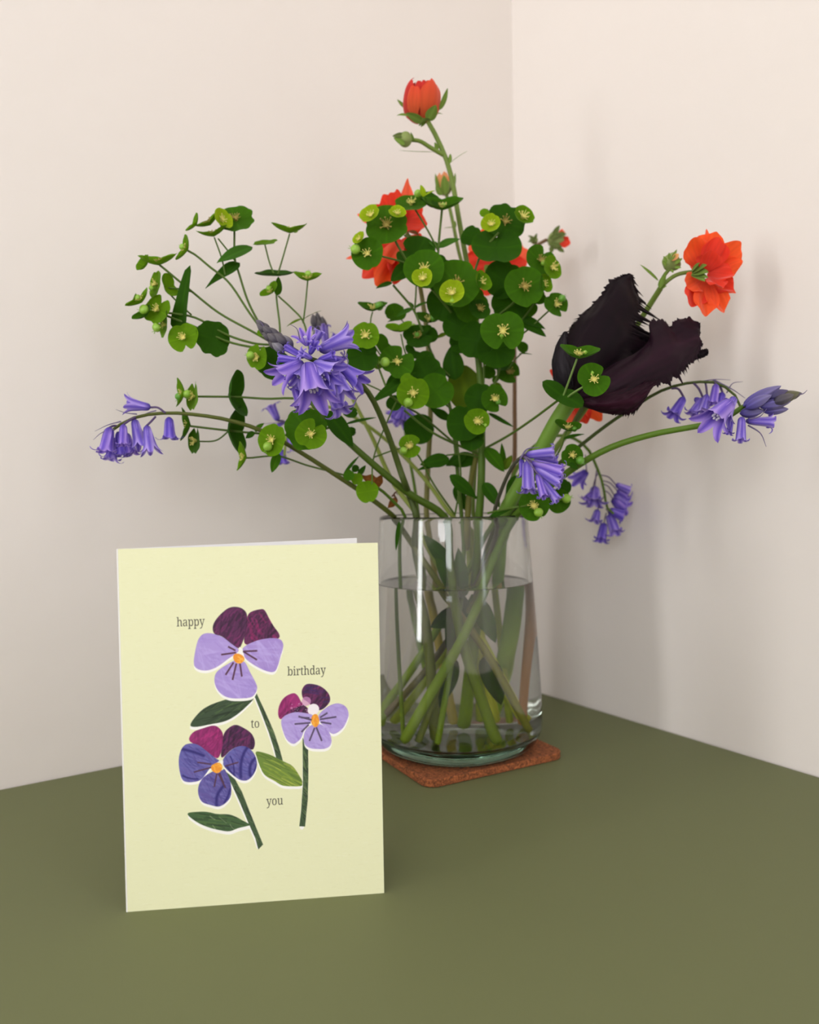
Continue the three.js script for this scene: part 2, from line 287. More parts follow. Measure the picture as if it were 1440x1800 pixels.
  const pO = [[985, 898], [1020, 903], [1050, 888], [1102, 935], [1124, 985], [1122, 1032], [1090, 1060], [1030, 1062], [975, 1057], [940, 1032], [933, 985], [945, 930]];
  for (const p of [pM, pN, pO]) paper(p, 2, 18);
  fill(pK, '#9c2a72', magenta); fill([[778, 850], [850, 790], [900, 778], [940, 758], [992, 827], [860, 817], [800, 842]], '#57224f', darkPurple);
  x.strokeStyle = 'rgba(240,215,235,0.8)'; x.lineWidth = 2; for (let k = 0; k < 40; k++) { const t = rnd(); const p = to([850 + 130 * t + rnd(-10, 10), 775 + 20 * Math.sin(t * 9) + rnd(-14, 18)]); x.beginPath(); x.moveTo(...p); x.lineTo(p[0] + rnd(-4, 4), p[1] + rnd(-4, 4)); x.stroke(); }
  fill(pL, '#55234f', [...darkPurple, ['rgba(52,36,100,0.5)', 14, 8, 50, 0.2, 0.4]]);
  fill(pM, '#b39fdf', lilac); fill(pN, '#b39fdf', lilac); fill(pO, '#b39fdf', lilac);
  x.fillStyle = 'rgba(214,150,200,0.75)'; x.beginPath(); x.arc(...to([953, 740]), 19, 0, 7); x.fill();
  x.fillStyle = '#f7eff6'; x.beginPath(); x.arc(...to([1002, 794]), 23, 0, 7); x.fill(); x.beginPath(); x.arc(...to([982, 806]), 12, 0, 7); x.fill();
  fill([[1000, 826], [1028, 826], [1044, 870], [1032, 908], [1010, 918], [988, 892], [982, 860]], '#f29a2e', [['rgba(255,190,80,0.6)', 8, 5, 20, 1.4, 0.6]]);
  lines([[982, 885, 874, 893], [970, 897, 920, 947], [1045, 862, 1156, 845], [1045, 850, 1096, 818], [1050, 880, 1122, 892], [1010, 918, 974, 1007], [1020, 915, 1058, 1007], [900, 842, 990, 866], [920, 850, 975, 852]], '#58496a', 7);
  // the words
  x.fillStyle = '#24221c'; x.textBaseline = 'alphabetic';
  for (const [word, zx, zx1, zy] of [['happy', 77, 267, 236], ['birthday', 825, 1085, 568], ['to', 579, 639, 920], ['you', 684, 798, 1441]]) {
    const a = to([zx, zy]), b = to([zx1, zy]); x.font = '60px serif';
    const size = 50, w = x.measureText(word).width * size / 60, need = b[0] - a[0];
    x.save(); x.translate(a[0], a[1]); x.scale(need / w, 1); x.font = size + 'px serif'; x.fillText(word, 0, 0); x.restore();
  }
  const t = new THREE.CanvasTexture(c); t.colorSpace = THREE.SRGBColorSpace; t.magFilter = THREE.LinearFilter; return t;
}
{
  const fibre = noiseMap(256, (x, y) => { const n = 128 + 60 * perlin.noise(x * 18, y * 60, 2) + 50 * perlin.noise(x * 90, y * 90, 7); return [n, n, n]; });
  const at = V3(-0.1178, TABLE, -0.3122), t = thing('greeting_card', 'pale yellow birthday card with printed purple pansies, standing open in front of the vase', 'card', at);
  const W = 0.105, H = 0.148, thick = 0.0004;
  const stock = mat('#f4f3f1', { roughness: 0.8 }), print = new THREE.MeshStandardMaterial({ map: cardPrint(), roughness: 0.7, bumpMap: fibre, bumpScale: 0.00008 });
  const inside = mat('#f6f5f6', { roughness: 0.8 });
  const f = new THREE.BoxGeometry(W, H, thick); f.translate(W / 2, H / 2, -thick / 2);
  part(t, 'front_panel', f, [stock, stock, stock, stock, print, inside]).rotation.y = 0.1096;
  const b = new THREE.BoxGeometry(W, H, thick); b.translate(W / 2, H / 2, -thick / 2);
  part(t, 'back_panel', b, inside).rotation.y = 0.48;
  const s = new THREE.CylinderGeometry(thick * 0.9, thick * 0.9, H, 10); s.translate(0, H / 2, -thick * 0.6);
  part(t, 'fold', s, stock);
}

// ---------------------------------------------------------------- building plants
// a point inside the vase: across and towards the camera from its axis, and height above its foot
const inVase = (dx, dz, h) => V3(VASE.x + dx, VASE.y + h, VASE.z + dz);
const pts = (list) => list.map((q) => (Array.isArray(q) ? P(...q) : q));
const metres = (px, d) => px * d / FOCAL;
const mix3 = (a, b, t) => [a[0] + (b[0] - a[0]) * t, a[1] + (b[1] - a[1]) * t, a[2] + (b[2] - a[2]) * t];
const rgb = (hex) => { const c = sRGB(hex); return [c.r, c.g, c.b]; };
const leafMat = (hex, o) => mat(hex, { roughness: 0.95, transmission: 0.22, thickness: 0, vertexColors: true, specularIntensity: 0.25, clearcoat: 0.03, clearcoatRoughness: 0.35, ...o });
const petalMat = (o) => new THREE.MeshPhysicalMaterial({ color: 0xffffff, vertexColors: true, side: THREE.DoubleSide, roughness: 0.95, transmission: 0.3, thickness: 0, ...o });
const stemMat = (hex) => mat(hex, { roughness: 0.5, specularIntensity: 0.6, vertexColors: true });
// stems are paler and yellower towards the cut end, with underwater light painted in
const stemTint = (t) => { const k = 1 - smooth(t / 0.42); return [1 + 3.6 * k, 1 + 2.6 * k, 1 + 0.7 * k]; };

// stems lie beside one another: a new one gives way, in depth, to those already in the vase
const laid = [];
function settle(points, r0, r1) {
  const N = 90, q = new THREE.CatmullRomCurve3(points, false, 'centripetal').getPoints(N), rad = (i) => r0 + (r1 - r0) * i / N;
  const inner = (h) => 0.0527 - 0.0073 * smooth((h - 0.02) / 0.13) - 0.0045 * smooth((0.02 - h) / 0.008);
  let push = new Array(N + 1).fill(0);
  const at = (i) => q[i].clone().addScaledVector(FORWARD, push[i]);
  for (let round = 0; round < 110; round++) {
    const want = new Array(N + 1).fill(0); let worst = 0;
    for (let i = 0; i <= N; i++) {
      const p = at(i), h = p.y - VASE.y; if (h > 0.27) break;
      for (const [o, r] of laid) {
        const gap = rad(i) + r + 0.0011, dy = p.y - o.y; if (dy > gap || dy < -gap) continue; const dx = p.x - o.x, dz = p.z - o.z, d2 = dx * dx + dy * dy + dz * dz;
        if (d2 >= gap * gap) continue;
        const along = dx * FORWARD.x + dy * FORWARD.y + dz * FORWARD.z, side2 = d2 - along * along, need = Math.sqrt(Math.max(0, gap * gap - side2)) - Math.abs(along), move = (along >= 0 ? 1 : -1) * need;
        if (Math.abs(move) > Math.abs(want[i])) want[i] = move; worst = Math.max(worst, need);
      }
      if (h < 0.149) {        // stay clear of the glass
        const f = at(i), rx = f.x - VASE.x, rz = f.z - VASE.z, most = inner(h) - rad(i) - 0.0006, r = Math.hypot(rx, rz);
        if (r > most) want[i] += clamp(rz * (1 - most / r) * 1.2, -0.002, 0.002);
      }
    }
    if (worst < 0.0001 && round > 3) break;
    for (let k = 0; k < 3; k++) for (let i = 1, s = want.slice(); i < N; i++) want[i] = Math.abs(s[i]) > 1e-6 ? s[i] * 0.7 + (s[i - 1] + s[i + 1]) * 0.15 : (s[i - 1] + s[i + 1]) * 0.32;
    for (let i = 0; i <= N; i++) push[i] += want[i] * 0.6;
  }
  const s = push.map((x, i) => (i && i < N ? (push[i - 1] + 2 * x + push[i + 1]) / 4 : x)); push = s;
  const out = q.map((_, i) => at(i));
  for (const p of out) p.y = Math.max(p.y, VASE.y + 0.0103 + r0);
  for (let i = 0; i < N && out[i].y < VASE.y + 0.28; i++) for (let k = 0; k < 4; k++) laid.push([out[i].clone().lerp(out[i + 1], k / 4), rad(i)]);
  return out;
}
function stem(t, name, list, r0, r1, material, n = 28, round = 9) {    // r0, r1 in metres
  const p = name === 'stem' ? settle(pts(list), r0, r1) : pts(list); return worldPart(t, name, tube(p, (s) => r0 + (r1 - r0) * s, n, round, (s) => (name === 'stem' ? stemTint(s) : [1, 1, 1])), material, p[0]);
}

// a leaf or petal between two points: w is its width, n roughly the side it shows
function sheet(o) {
  const axis = o.t.clone().sub(o.b), L = axis.length(), dir = axis.clone().normalize();
  const s = new THREE.Vector3().crossVectors(dir, o.n).normalize(), n = new THREE.Vector3().crossVectors(s, dir).normalize();
  const prof = o.prof ?? ((v) => Math.pow(Math.sin(Math.PI * Math.pow(v, 0.75)), 0.75)), ph = o.phase ?? rnd(0, 6);
  const f = o.fold ?? 0.25, bend = o.bend ?? 0.08, ruf = o.ruffle ?? 0.02, fr = o.freq ?? 7, jag = o.jag ?? 0;
  const at = (u, v) => {
    const k = u * 2 - 1, e = Math.abs(k), hw = Math.max(0.0001, prof(v)) * o.w / 2;
    const v2 = v + jag * e * e * 0.05 * Math.sin(v * 40 + ph);
    if (o.fan) {             // a broad petal with a rounded, gently waved end
      const wf = o.w / 2 * (0.22 + 0.78 * Math.sin(Math.PI / 2 * Math.pow(v, 0.85))) * (v > 0.8 ? 1 - 0.1 * (v - 0.8) / 0.2 : 1), ax = v * (1 - 0.3 * Math.pow(e, 2.4)) * (1 + (o.tipWave ?? 0.04) * Math.sin(k * 4.5 + ph) * v * v);
      return o.b.clone().addScaledVector(axis, ax).addScaledVector(s, k * wf).addScaledVector(n, f * wf * e + bend * L * v * v + ruf * o.w * (Math.sin(k * 5 + ph * 3 + v * 3) * 0.7 + Math.sin(v * fr + ph + k * 2.2) * 0.5) * smooth(v * 1.5 - 0.15) + 0.05 * o.w * Math.sin(k * 11 + ph) * v * v * e);
    }
    const end = o.tipWave ? 1 + o.tipWave * Math.sin(k * 6 + ph) * smooth((v - 0.6) / 0.4) + 0.5 * o.tipWave * Math.sin(k * 15 + 2 * ph) * smooth((v - 0.8) / 0.2) : 1;
    return o.b.clone().addScaledVector(axis, v2 * end).addScaledVector(s, k * hw)
      .addScaledVector(n, f * hw * e * (1 + 0.3 * k) + bend * L * (4 * v * (1 - v) * 0.6 + v * v * 0.6) * (o.curl ? 1 : 0.7) + ruf * o.w * Math.sin(v * fr + ph + k * 2.2) * (0.3 + e) * smooth(v * 2) + ruf * 0.6 * o.w * Math.sin(k * 5 + ph * 3 + v * 3) * smooth(v * 1.6 - 0.4));
  };
  return grid(o.nu ?? 8, o.nv ?? 12, at, o.tint);
}
const leafTint = (u, v) => { const e = Math.abs(u * 2 - 1); const k = e < 0.1 ? 1.25 : 0.92 + 0.12 * e; return [k, k, k * 0.95]; };
function leaf(t, material, b, tip, wpx, nx, ny, o = {}) {
  const B = P(...b), T_ = P(...tip), d = (b[2] + tip[2]) / 2;
  return worldPart(t, o.name ?? 'leaf', sheet({ b: B, t: T_, w: metres(wpx, d), n: facing(nx, ny), tint: leafTint, ...o }), material, B);
}

// ---- euphorbia: a disc of two fused bracts round a little yellow cup
function discGeometry(v) {
  const rings = 7, n = 44, p = [0, 0, 0], c = [1.05, 1.05, 0.9], uv = [0.5, 0.5], index = [];
  for (let i = 1; i <= rings; i++) for (let j = 0; j < n; j++) {
    const th = j / n * Math.PI * 2, q = i / rings, s = Math.sin(th), co = Math.cos(th);
    const notch = v.notch * Math.exp(-Math.pow(s / v.sharp, 2)) * (co > 0 ? 1 : v.other);
    let r = 1 - notch + (v.scallop ? v.scallop * Math.abs(Math.sin(th * 4.5 + 0.4)) - v.scallop : 0) + 0.03 * Math.sin(3 * th + v.ph);
    r *= q;
    const x = r * co, y = r * s * v.long;
    p.push(x, y, v.cup * q * q * q + v.fold * Math.abs(s) * q + v.wave * q * q * Math.sin(3 * th + v.ph * 2) + 0.02 * Math.sin(7 * th) * q * q);
    const vein = Math.exp(-Math.pow(co / 0.07, 2)) * 0.28 + (Math.abs(s) < 0.05 ? -0.16 : 0);
    const k = (q > 0.99 ? 1.16 : 0.95 + 0.06 * q) + vein * (1 - q * 0.5) + 0.07 * Math.sin(th * 16 + v.ph) * q; c.push(k, k, k * 0.9); uv.push(0.5 + x / 2, 0.5 + y / 2);
  }
  for (let j = 0; j < n; j++) {
    index.push(0, 1 + j, 1 + (j + 1) % n);
    for (let i = 1; i < rings; i++) { const a = 1 + (i - 1) * n + j, b = 1 + (i - 1) * n + (j + 1) % n, d = a + n, e = b + n; index.push(a, d, e, a, e, b); }
  }
  const g = new THREE.BufferGeometry();
  g.setAttribute('position', new THREE.Float32BufferAttribute(p, 3)); g.setAttribute('uv', new THREE.Float32BufferAttribute(uv, 2)); g.setAttribute('color', new THREE.Float32BufferAttribute(c, 3));
  g.setIndex(index); g.computeVertexNormals(); return g;
}
const DISC = {
  round: [0, 1, 2].map((k) => discGeometry({ notch: 0.12, other: 0.6, sharp: 0.16, cup: 0.16, fold: 0.04, wave: 0.03, long: 1, ph: k * 2.1 })),
  heart: [0, 1].map((k) => discGeometry({ notch: 0.5, other: 0.3, sharp: 0.2, cup: 0.1, fold: 0.12, wave: 0.05, long: 1.08, ph: k * 1.7 + 0.4 })),
  vee: [0, 1].map((k) => discGeometry({ notch: 0.3, other: 1, sharp: 0.45, cup: 0.34, fold: 0.34, wave: 0.04, long: 1.25, ph: k * 2 + 1 })),
  scallop: [0, 1].map((k) => discGeometry({ notch: 0.12, other: 0.8, sharp: 0.2, cup: 0.1, fold: 0.06, wave: 0.04, long: 1, scallop: 0.07, ph: k * 2.4 })),
  cup: [0, 1].map((k) => discGeometry({ notch: 0.1, other: 1, sharp: 0.2, cup: 0.42, fold: 0.12, wave: 0.03, long: 0.95, ph: k + 0.3 })),
};
const GREENS = ['#295301', '#396602', '#5d8706', '#98b318'].map((h) => leafMat(h));
const OLIVE = leafMat('#5a7414'), DUSK = leafMat('#3d6a1c');
const GOLD = mat('#ddd377', { roughness: 0.6 }), RUST = mat('#a8964a', { roughness: 0.6 }), LIMEBALL = mat('#8fbb3d', { roughness: 0.45, clearcoat: 0.2 }), GREENBALL = mat('#5f9a2c', { roughness: 0.45, clearcoat: 0.2 });
function cyathiumGeometry(k) {
  const out = []; seed = 100 + k;
  const cup = new THREE.CylinderGeometry(0.14, 0.08, 0.16, 9); cup.rotateX(Math.PI / 2); cup.translate(0, 0, 0.07); out.push(cup);
  for (let i = 0; i < 13; i++) {
    const a = i / 13 * Math.PI * 2 + rnd(-0.2, 0.2), tilt = rnd(0.5, 1.25), l = rnd(0.18, 0.3);
    const horn = new THREE.CylinderGeometry(0.012, 0.035, l, 5); horn.translate(0, l / 2, 0); horn.rotateX(Math.PI / 2); horn.rotateY(tilt); horn.rotateZ(a); horn.translate(Math.cos(a) * 0.07, Math.sin(a) * 0.07, 0.12); out.push(horn);
    if (i % 2) { const b = new THREE.SphereGeometry(0.04, 6, 4), q = l; b.translate(Math.cos(a) * (0.07 + Math.sin(tilt) * q), Math.sin(a) * (0.07 + Math.sin(tilt) * q), 0.12 + Math.cos(tilt) * q); out.push(b); }
  }
  return mergeGeometries(out.map((g) => g.toNonIndexed()));
}
const CYATHIUM = [0, 1, 2].map(cyathiumGeometry);
const CAPSULE = (() => {        // three-lobed green fruit on a short stalk along +z, with the styles at its end
  const g = new THREE.SphereGeometry(1, 20, 14), p = g.attributes.position;
  for (let i = 0; i < p.count; i++) { const a = Math.atan2(p.getY(i), p.getX(i)), k = 0.9 + 0.1 * Math.abs(Math.cos(a * 1.5)); p.setXYZ(i, p.getX(i) * k, p.getY(i) * k, p.getZ(i) * 0.95); }
  g.computeVertexNormals();
  const s = [g.toNonIndexed()];
  for (let k = 0; k < 3; k++) { const c = new THREE.CylinderGeometry(0.04, 0.08, 0.7, 5); c.translate(0, 0.35, 0); c.rotateX(Math.PI / 2); c.rotateY(0.6); c.rotateZ(k * 2.1); c.translate(0, 0, 0.85); s.push(c.toNonIndexed()); }
  return mergeGeometries(s);
})();
const Z = V3(0, 0, 1);
// x, y, d, radius in px, facing, seam angle in degrees, tone 0..3 (dark to lime), kind, extra: cup, capsule
let discs = 0;
function bract(t, x, y, d, r, nx, ny, roll, tone, kind = 'round', o = {}) {
  const n = facing(nx, ny, o.nz), along = kind === 'vee' ? FORWARD : RIGHT, a = along.clone().addScaledVector(n, -along.dot(n)).normalize(), b = new THREE.Vector3().crossVectors(n, a);
  const th = roll * (kind === 'vee' ? 0.12 : 1) * Math.PI / 180, ax = a.clone().multiplyScalar(Math.cos(th)).addScaledVector(b, Math.sin(th)), ay = new THREE.Vector3().crossVectors(n, ax);
  const q = new THREE.Quaternion().setFromRotationMatrix(new THREE.Matrix4().makeBasis(ax, ay, n)), R = metres(r, d), list = DISC[kind];
  const m = part(t, o.name ?? 'bract', list[discs++ % list.length], o.mat ?? GREENS[tone], P(x, y, d), q, R);
  if (o.cup !== 0) {
    const c = new THREE.Mesh(CYATHIUM[discs % 3], o.cup === 2 ? RUST : GOLD); c.name = 'flower_cup'; c.position.z = 0.03; c.scale.setScalar((o.cs ?? 1) * clamp(30 / r, 0.95, 1.45)); c.rotation.z = discs; m.add(c);
  }
  if (o.cap) {                                             // [px across, px up, radius px]: the fruit that hangs out of the cup
    const off = RIGHT.clone().multiplyScalar(metres(o.cap[0], d)).addScaledVector(UP, metres(o.cap[1], d)).addScaledVector(n, metres(o.cap[2] * 0.9, d)).divideScalar(R).applyQuaternion(q.clone().invert());
    const c = new THREE.Mesh(CAPSULE, o.capMat ?? LIMEBALL); c.name = 'seed_capsule'; c.position.copy(off); c.scale.setScalar(o.cap[2] / r); c.quaternion.setFromUnitVectors(Z, off.clone().setZ(off.z * 0.2).normalize()); m.add(c);
    const l = off.length(), k = new THREE.CylinderGeometry(0.035, 0.035, l, 6); k.translate(0, l / 2, 0);
    const s = new THREE.Mesh(k, LIMEBALL); s.name = 'capsule_stalk'; s.quaternion.setFromUnitVectors(V3(0, 1, 0), off.clone().normalize()); m.add(s);
  }
  return m;
}

// ---- bluebell: six tepals in a tube with rolled-back tips, along +z
function tepalGeometry(v) {
  // walk along the tepal's middle line
  const N = 40, line = [[v.base, 0]]; let r = v.base, z = 0;
  for (let i = 0; i < N; i++) { const s = (i + 0.5) / N, a = s < 0.12 ? 0.9 * (1 - s / 0.12) + v.flare : s < v.turn ? v.flare : v.flare + v.curl * Math.pow((s - v.turn) / (1 - v.turn), 1.25); r += Math.sin(a) / N * 1.12; z += Math.cos(a) / N * 1.12; line.push([r, z]); }
  const tip = rgb(v.dark ?? '#7259c6'), side = rgb('#bda6f6'), mid = rgb('#6d53cf'), root = rgb('#5842b4');
  return grid(6, 18, (u, t) => {
    const k = u * 2 - 1, f = t * N, i = Math.min(N - 1, Math.floor(f)), w = f - i, rr = line[i][0] * (1 - w) + line[i + 1][0] * w, zz = line[i][1] * (1 - w) + line[i + 1][1] * w;
    const hw = v.width * Math.pow(Math.max(0, Math.sin(Math.PI * Math.min(1, 0.14 + 0.86 * Math.pow(t, 0.9)))), 0.5), e = Math.abs(k);
    const an = clamp(k * hw / Math.max(rr, 0.13), -0.75, 0.75), R = rr + 0.018 * (1 - k * k) - 0.012 * e * (1 - t);
    const lift = Math.max(0, k * hw - an * Math.max(rr, 0.13));
    return V3(Math.sin(an) * R + Math.sign(k) * lift, Math.cos(an) * R, zz);
  }, (u, t) => { const e = Math.abs(u * 2 - 1), c = mix3(mid, side, smooth(e * 1.7 - 0.15)); return mix3(mix3(root, c, smooth(t * 4)), tip, smooth((t - 0.8) / 0.2) * 0.7); });
}
const TEPAL = {
  bell: tepalGeometry({ base: 0.06, flare: 0.13, turn: 0.6, curl: 2.7, width: 0.17 }),
  slim: tepalGeometry({ base: 0.06, flare: 0.07, turn: 0.76, curl: 3.4, width: 0.15 }),
  open: tepalGeometry({ base: 0.07, flare: 0.22, turn: 0.55, curl: 1.0, width: 0.2 }),
  star: tepalGeometry({ base: 0.08, flare: 0.5, turn: 0.5, curl: 0.9, width: 0.2 }),
};
const BLUE = petalMat({ transmission: 0.28 }), BLUEPALE = petalMat({ color: sRGB('#fff2ff'), transmission: 0.28 }), BLUEDARK = petalMat({ color: sRGB('#d8cff4'), transmission: 0.25 });
const FLOWERBASE = (() => { const g = lathe([[0.0001, -0.03], [0.05, -0.02], [0.085, 0.03], [0.08, 0.1], [0.03, 0.16], [0.0001, 0.17]], 10); g.rotateX(Math.PI / 2); return g; })();
const STAMENS = (() => { const s = []; for (let k = 0; k < 6; k++) { const a = k * Math.PI / 3 + 0.5; const c = new THREE.CylinderGeometry(0.01, 0.01, 0.5, 5); c.rotateX(Math.PI / 2); c.translate(Math.cos(a) * 0.07, Math.sin(a) * 0.07, 0.35); s.push(c); const an = new THREE.SphereGeometry(0.034, 6, 5); an.scale(1, 1, 1.8); an.translate(Math.cos(a) * 0.075, Math.sin(a) * 0.075, 0.6); s.push(an); } return mergeGeometries(s); })();
const DARKVIOLET = mat('#43357e', { roughness: 0.6 }), PEDICEL = mat('#54406c', { roughness: 0.6 }), CREAM = mat('#e9e4ee', { roughness: 0.6 });
function bell(t, base, mouth, kind, o = {}) {          // base, mouth: [px, py, depth]
  const B = P(...base), M = P(...mouth), ax = M.clone().sub(B), L = ax.length(); ax.normalize();
  const q = new THREE.Quaternion().setFromUnitVectors(Z, ax).multiply(new THREE.Quaternion().setFromAxisAngle(Z, o.roll ?? rnd(0, 1)));
  const f = part(t, 'flower', FLOWERBASE, DARKVIOLET, B, q, L);
  const m = o.mat ?? [BLUE, BLUEPALE, BLUEDARK][Math.floor(rnd(0, 2.99))];
  for (let k = 0; k < 6; k++) { const p = new THREE.Mesh(TEPAL[kind], m); p.name = 'tepal'; p.rotation.z = k * Math.PI / 3 + (k % 2) * 0.12; const s = (k % 2 ? 1 : 0.96); p.scale.set(s * (o.fat ?? 1), s * (o.fat ?? 1), s); f.add(p); }
  if (kind === 'open' || kind === 'star' || o.stamens) { const s = new THREE.Mesh(STAMENS, CREAM); s.name = 'stamens'; f.add(s); }
  if (o.from) { const A = P(...o.from), d = metres(o.pr ?? 2, base[2]), mid = o.via ? P(...o.via) : A.clone().add(B).multiplyScalar(0.5).addScaledVector(UP, A.distanceTo(B) * (o.arch ?? 0.15)); worldPart(t, 'flower_stalk', tube([A, mid, B.clone().addScaledVector(ax, -0.0002)], () => d, 10, 6), PEDICEL, A); }
  return f;
}
const BUD = [0, 1].map((k) => grid(18, 12, (u, v) => {
  const a = u * Math.PI * 2, r = 0.2 * Math.pow(Math.sin(Math.PI * Math.pow(v, 0.8)), 0.8) * (1 + 0.1 * Math.cos(a * 6)) * (v > 0.98 ? 0.3 : 1); return V3(Math.cos(a) * r, Math.sin(a) * r, v + (k ? 0.02 * Math.sin(a) : 0));
}, (u, v) => { const c = mix3(rgb(k ? '#57526e' : '#4c4190'), rgb(k ? '#8c8a90' : '#7a72a4'), smooth(v)); const s = 0.5 + 0.6 * Math.abs(Math.cos(u * Math.PI * 6)); return [c[0] * s, c[1] * s, c[2] * s]; }));
const BUDGREY = new THREE.MeshPhysicalMaterial({ color: sRGB('#b9b4b4'), vertexColors: true, roughness: 0.6, side: THREE.DoubleSide }), BUDBLUE = new THREE.MeshPhysicalMaterial({ color: 0xffffff, vertexColors: true, roughness: 0.6, side: THREE.DoubleSide }), BUDGREEN = new THREE.MeshPhysicalMaterial({ color: sRGB('#c9cc8c'), vertexColors: true, roughness: 0.6, side: THREE.DoubleSide });
function bud(t, base, tip, fat, material, k = 0, name = 'flower_bud') {
  const B = P(...base), M = P(...tip), ax = M.clone().sub(B), L = ax.length(); ax.normalize();
  const m = part(t, name, BUD[k], material, B, new THREE.Quaternion().setFromUnitVectors(Z, ax).multiply(new THREE.Quaternion().setFromAxisAngle(Z, rnd(0, 3)))); m.scale.set(L * fat, L * fat, L); return m;
}
const BRACTLET = mat('#6b5f86', { roughness: 0.6 });
function whisker(t, list, r = 0.0004, material = BRACTLET) { const p = pts(list); return worldPart(t, 'bractlet', tube(p, (s) => r * (1 - 0.75 * s), 12, 5), material, p[0]); }

// ---------------------------------------------------------------- stems shared by the bouquet: greens
const EUSTEM = stemMat('#4d6b1c'), RAY = stemMat('#4f6a22'), BLUESTEM = stemMat('#56761f'), BLUESTEMDARK = stemMat('#44541f'), PALESTEM = stemMat('#8a9a42'), GEUMSTEM = stemMat('#6d8436'), GEUMBROWN = stemMat('#75583c'), TULIPSTEM = stemMat('#6d9236'), WETSTEM = stemMat('#7fa32e');
const ray = (t, list, r = 0.0006, m = RAY) => stem(t, 'stalk', list, r, r * 0.9, m, 18, 7);

// ================================================================ euphorbia with its umbel to the left
{
  const root = inVase(0.02, 0.033, 0.0112);
  const t = thing('euphorbia', 'euphorbia stem leaning far left, its fan of lime bracts above the drooping bluebell', 'flower', root, 'euphorbia stems in the vase');
  stem(t, 'stem', [root, inVase(0.002, 0.028, 0.075), inVase(-0.004, 0.022, 0.125), [784, 912, 0.478], [720, 868, 0.467], [645, 806, 0.455], [585, 750, 0.45], [535, 690, 0.452], [500, 640, 0.452], [474, 598, 0.45]], 0.0033, 0.0014, stemMat('#435c12'), 50);
  // rays from the hub
  ray(t, [[474, 598, 0.45], [440, 552, 0.449], [400, 494, 0.447], [370, 470, 0.445], [342, 447, 0.443], [331, 441, 0.442]], 0.0007);
  ray(t, [[470, 594, 0.45], [437, 532, 0.452], [419, 477, 0.453], [413, 458, 0.453], [412, 405, 0.452]], 0.0007);
  ray(t, [[396, 484, 0.448], [390, 455, 0.447], [377, 418, 0.445]], 0.0005);
  ray(t, [[413, 458, 0.453], [400, 440, 0.45], [384, 420, 0.447]], 0.0005);
  ray(t, [[474, 600, 0.45], [446, 584, 0.447], [385, 550, 0.444], [338, 513, 0.441], [292, 475, 0.438], [281, 466, 0.438]], 0.0007);
  ray(t, [[338, 513, 0.441], [318, 508, 0.44], [297, 506, 0.44]], 0.0005);
  ray(t, [[336, 553, 0.442], [313, 532, 0.44], [295, 513, 0.44]], 0.0005);
  ray(t, [[474, 606, 0.45], [449, 604, 0.447], [400, 589, 0.443], [342, 558, 0.439], [289, 549, 0.436]], 0.0007);
  ray(t, [[474, 612, 0.45], [449, 611, 0.447], [399, 600, 0.443], [351, 578, 0.44], [288, 553, 0.437]], 0.0007);
  ray(t, [[492, 600, 0.452], [492, 575, 0.453], [486, 520, 0.455], [487, 492, 0.455]], 0.0006);
  ray(t, [[481, 480, 0.455], [474, 462, 0.456], [466, 431, 0.457]], 0.0005);
  ray(t, [[488, 484, 0.455], [498, 450, 0.454], [509, 412, 0.453]], 0.0005);
  ray(t, [[545, 620, 0.455], [533, 565, 0.456], [512, 541, 0.456], [490, 521, 0.455]], 0.0006);
  ray(t, [[533, 567, 0.456], [537, 535, 0.455], [541, 494, 0.454]], 0.0005);
  // upper sprays
  bract(t, 415, 388, 0.452, 34, 0.05, 0.5, 20, 1, 'scallop', { cup: 2 });
  bract(t, 388, 388, 0.444, 20, 0.72, 0.3, 70, 3, 'cup');
  bract(t, 370, 396, 0.45, 22, -0.45, 0.76, 40, 2, 'vee', { cup: 2 });
  bract(t, 345, 396, 0.446, 15, -0.7, 0.45, 60, 2, 'vee', { cup: 0 });
  bract(t, 376, 416, 0.445, 22, -0.2, 0.9, 10, 2, 'vee', { cup: 2 });
  bract(t, 330, 440, 0.442, 19, -0.78, 0.3, 15, 2, 'vee', { cap: [-4, 3, 6] });
  leaf(t, DUSK, [444, 434, 0.456], [381, 465, 0.444], 27, 0.1, 0.6, { fold: 0.2 });
  leaf(t, GREENS[0], [422, 462, 0.453], [362, 509, 0.446], 27, -0.1, 0.5, { prof: (v) => Math.pow(Math.sin(Math.PI * Math.pow(v, 0.55)), 1.1) });
  bract(t, 466, 429, 0.457, 23, -0.1, 0.86, -15, 2, 'scallop', { cup: 0 });
  bract(t, 509, 410, 0.453, 25, 0.05, 0.95, 5, 2, 'vee', { cap: [10, 1, 6] });
  bract(t, 484, 485, 0.455, 36, 0, 0.93, 4, 0, 'round', { cup: 0 });
  bract(t, 477, 514, 0.452, 15, -0.4, 0.5, 40, 2, 'vee', { cap: [-2, 4, 5] });
  leaf(t, GREENS[1], [487, 520, 0.455], [489, 486, 0.453], 15, 0.5, 0.3);
  bract(t, 541, 493, 0.454, 20, 0.05, 0.85, 12, 2, 'vee', { cap: [1, 6, 6] });
  leaf(t, OLIVE, [533, 562, 0.456], [566, 548, 0.452], 8, 0, 0.9, { bend: 0.12 }); leaf(t, OLIVE, [533, 560, 0.456], [504, 576, 0.452], 9, 0, 0.9, { bend: 0.1 });
  // left sprays
  leaf(t, GREENS[0], [316, 583, 0.44], [337, 468, 0.437], 44, -0.35, 0.25, { prof: (v) => 0.28 + 0.72 * Math.pow(1 - v, 0.9) - (v > 0.94 ? (v - 0.94) * 4 : 0) - (v < 0.1 ? (0.1 - v) * 5 : 0), fold: 0.3, ruffle: 0.01 });
  bract(t, 324, 594, 0.434, 26, -0.1, 0.05, -75, 2, 'heart');
  bract(t, 373, 595, 0.44, 33, 0.62, -0.05, -100, 0, 'scallop', { cup: 0 });
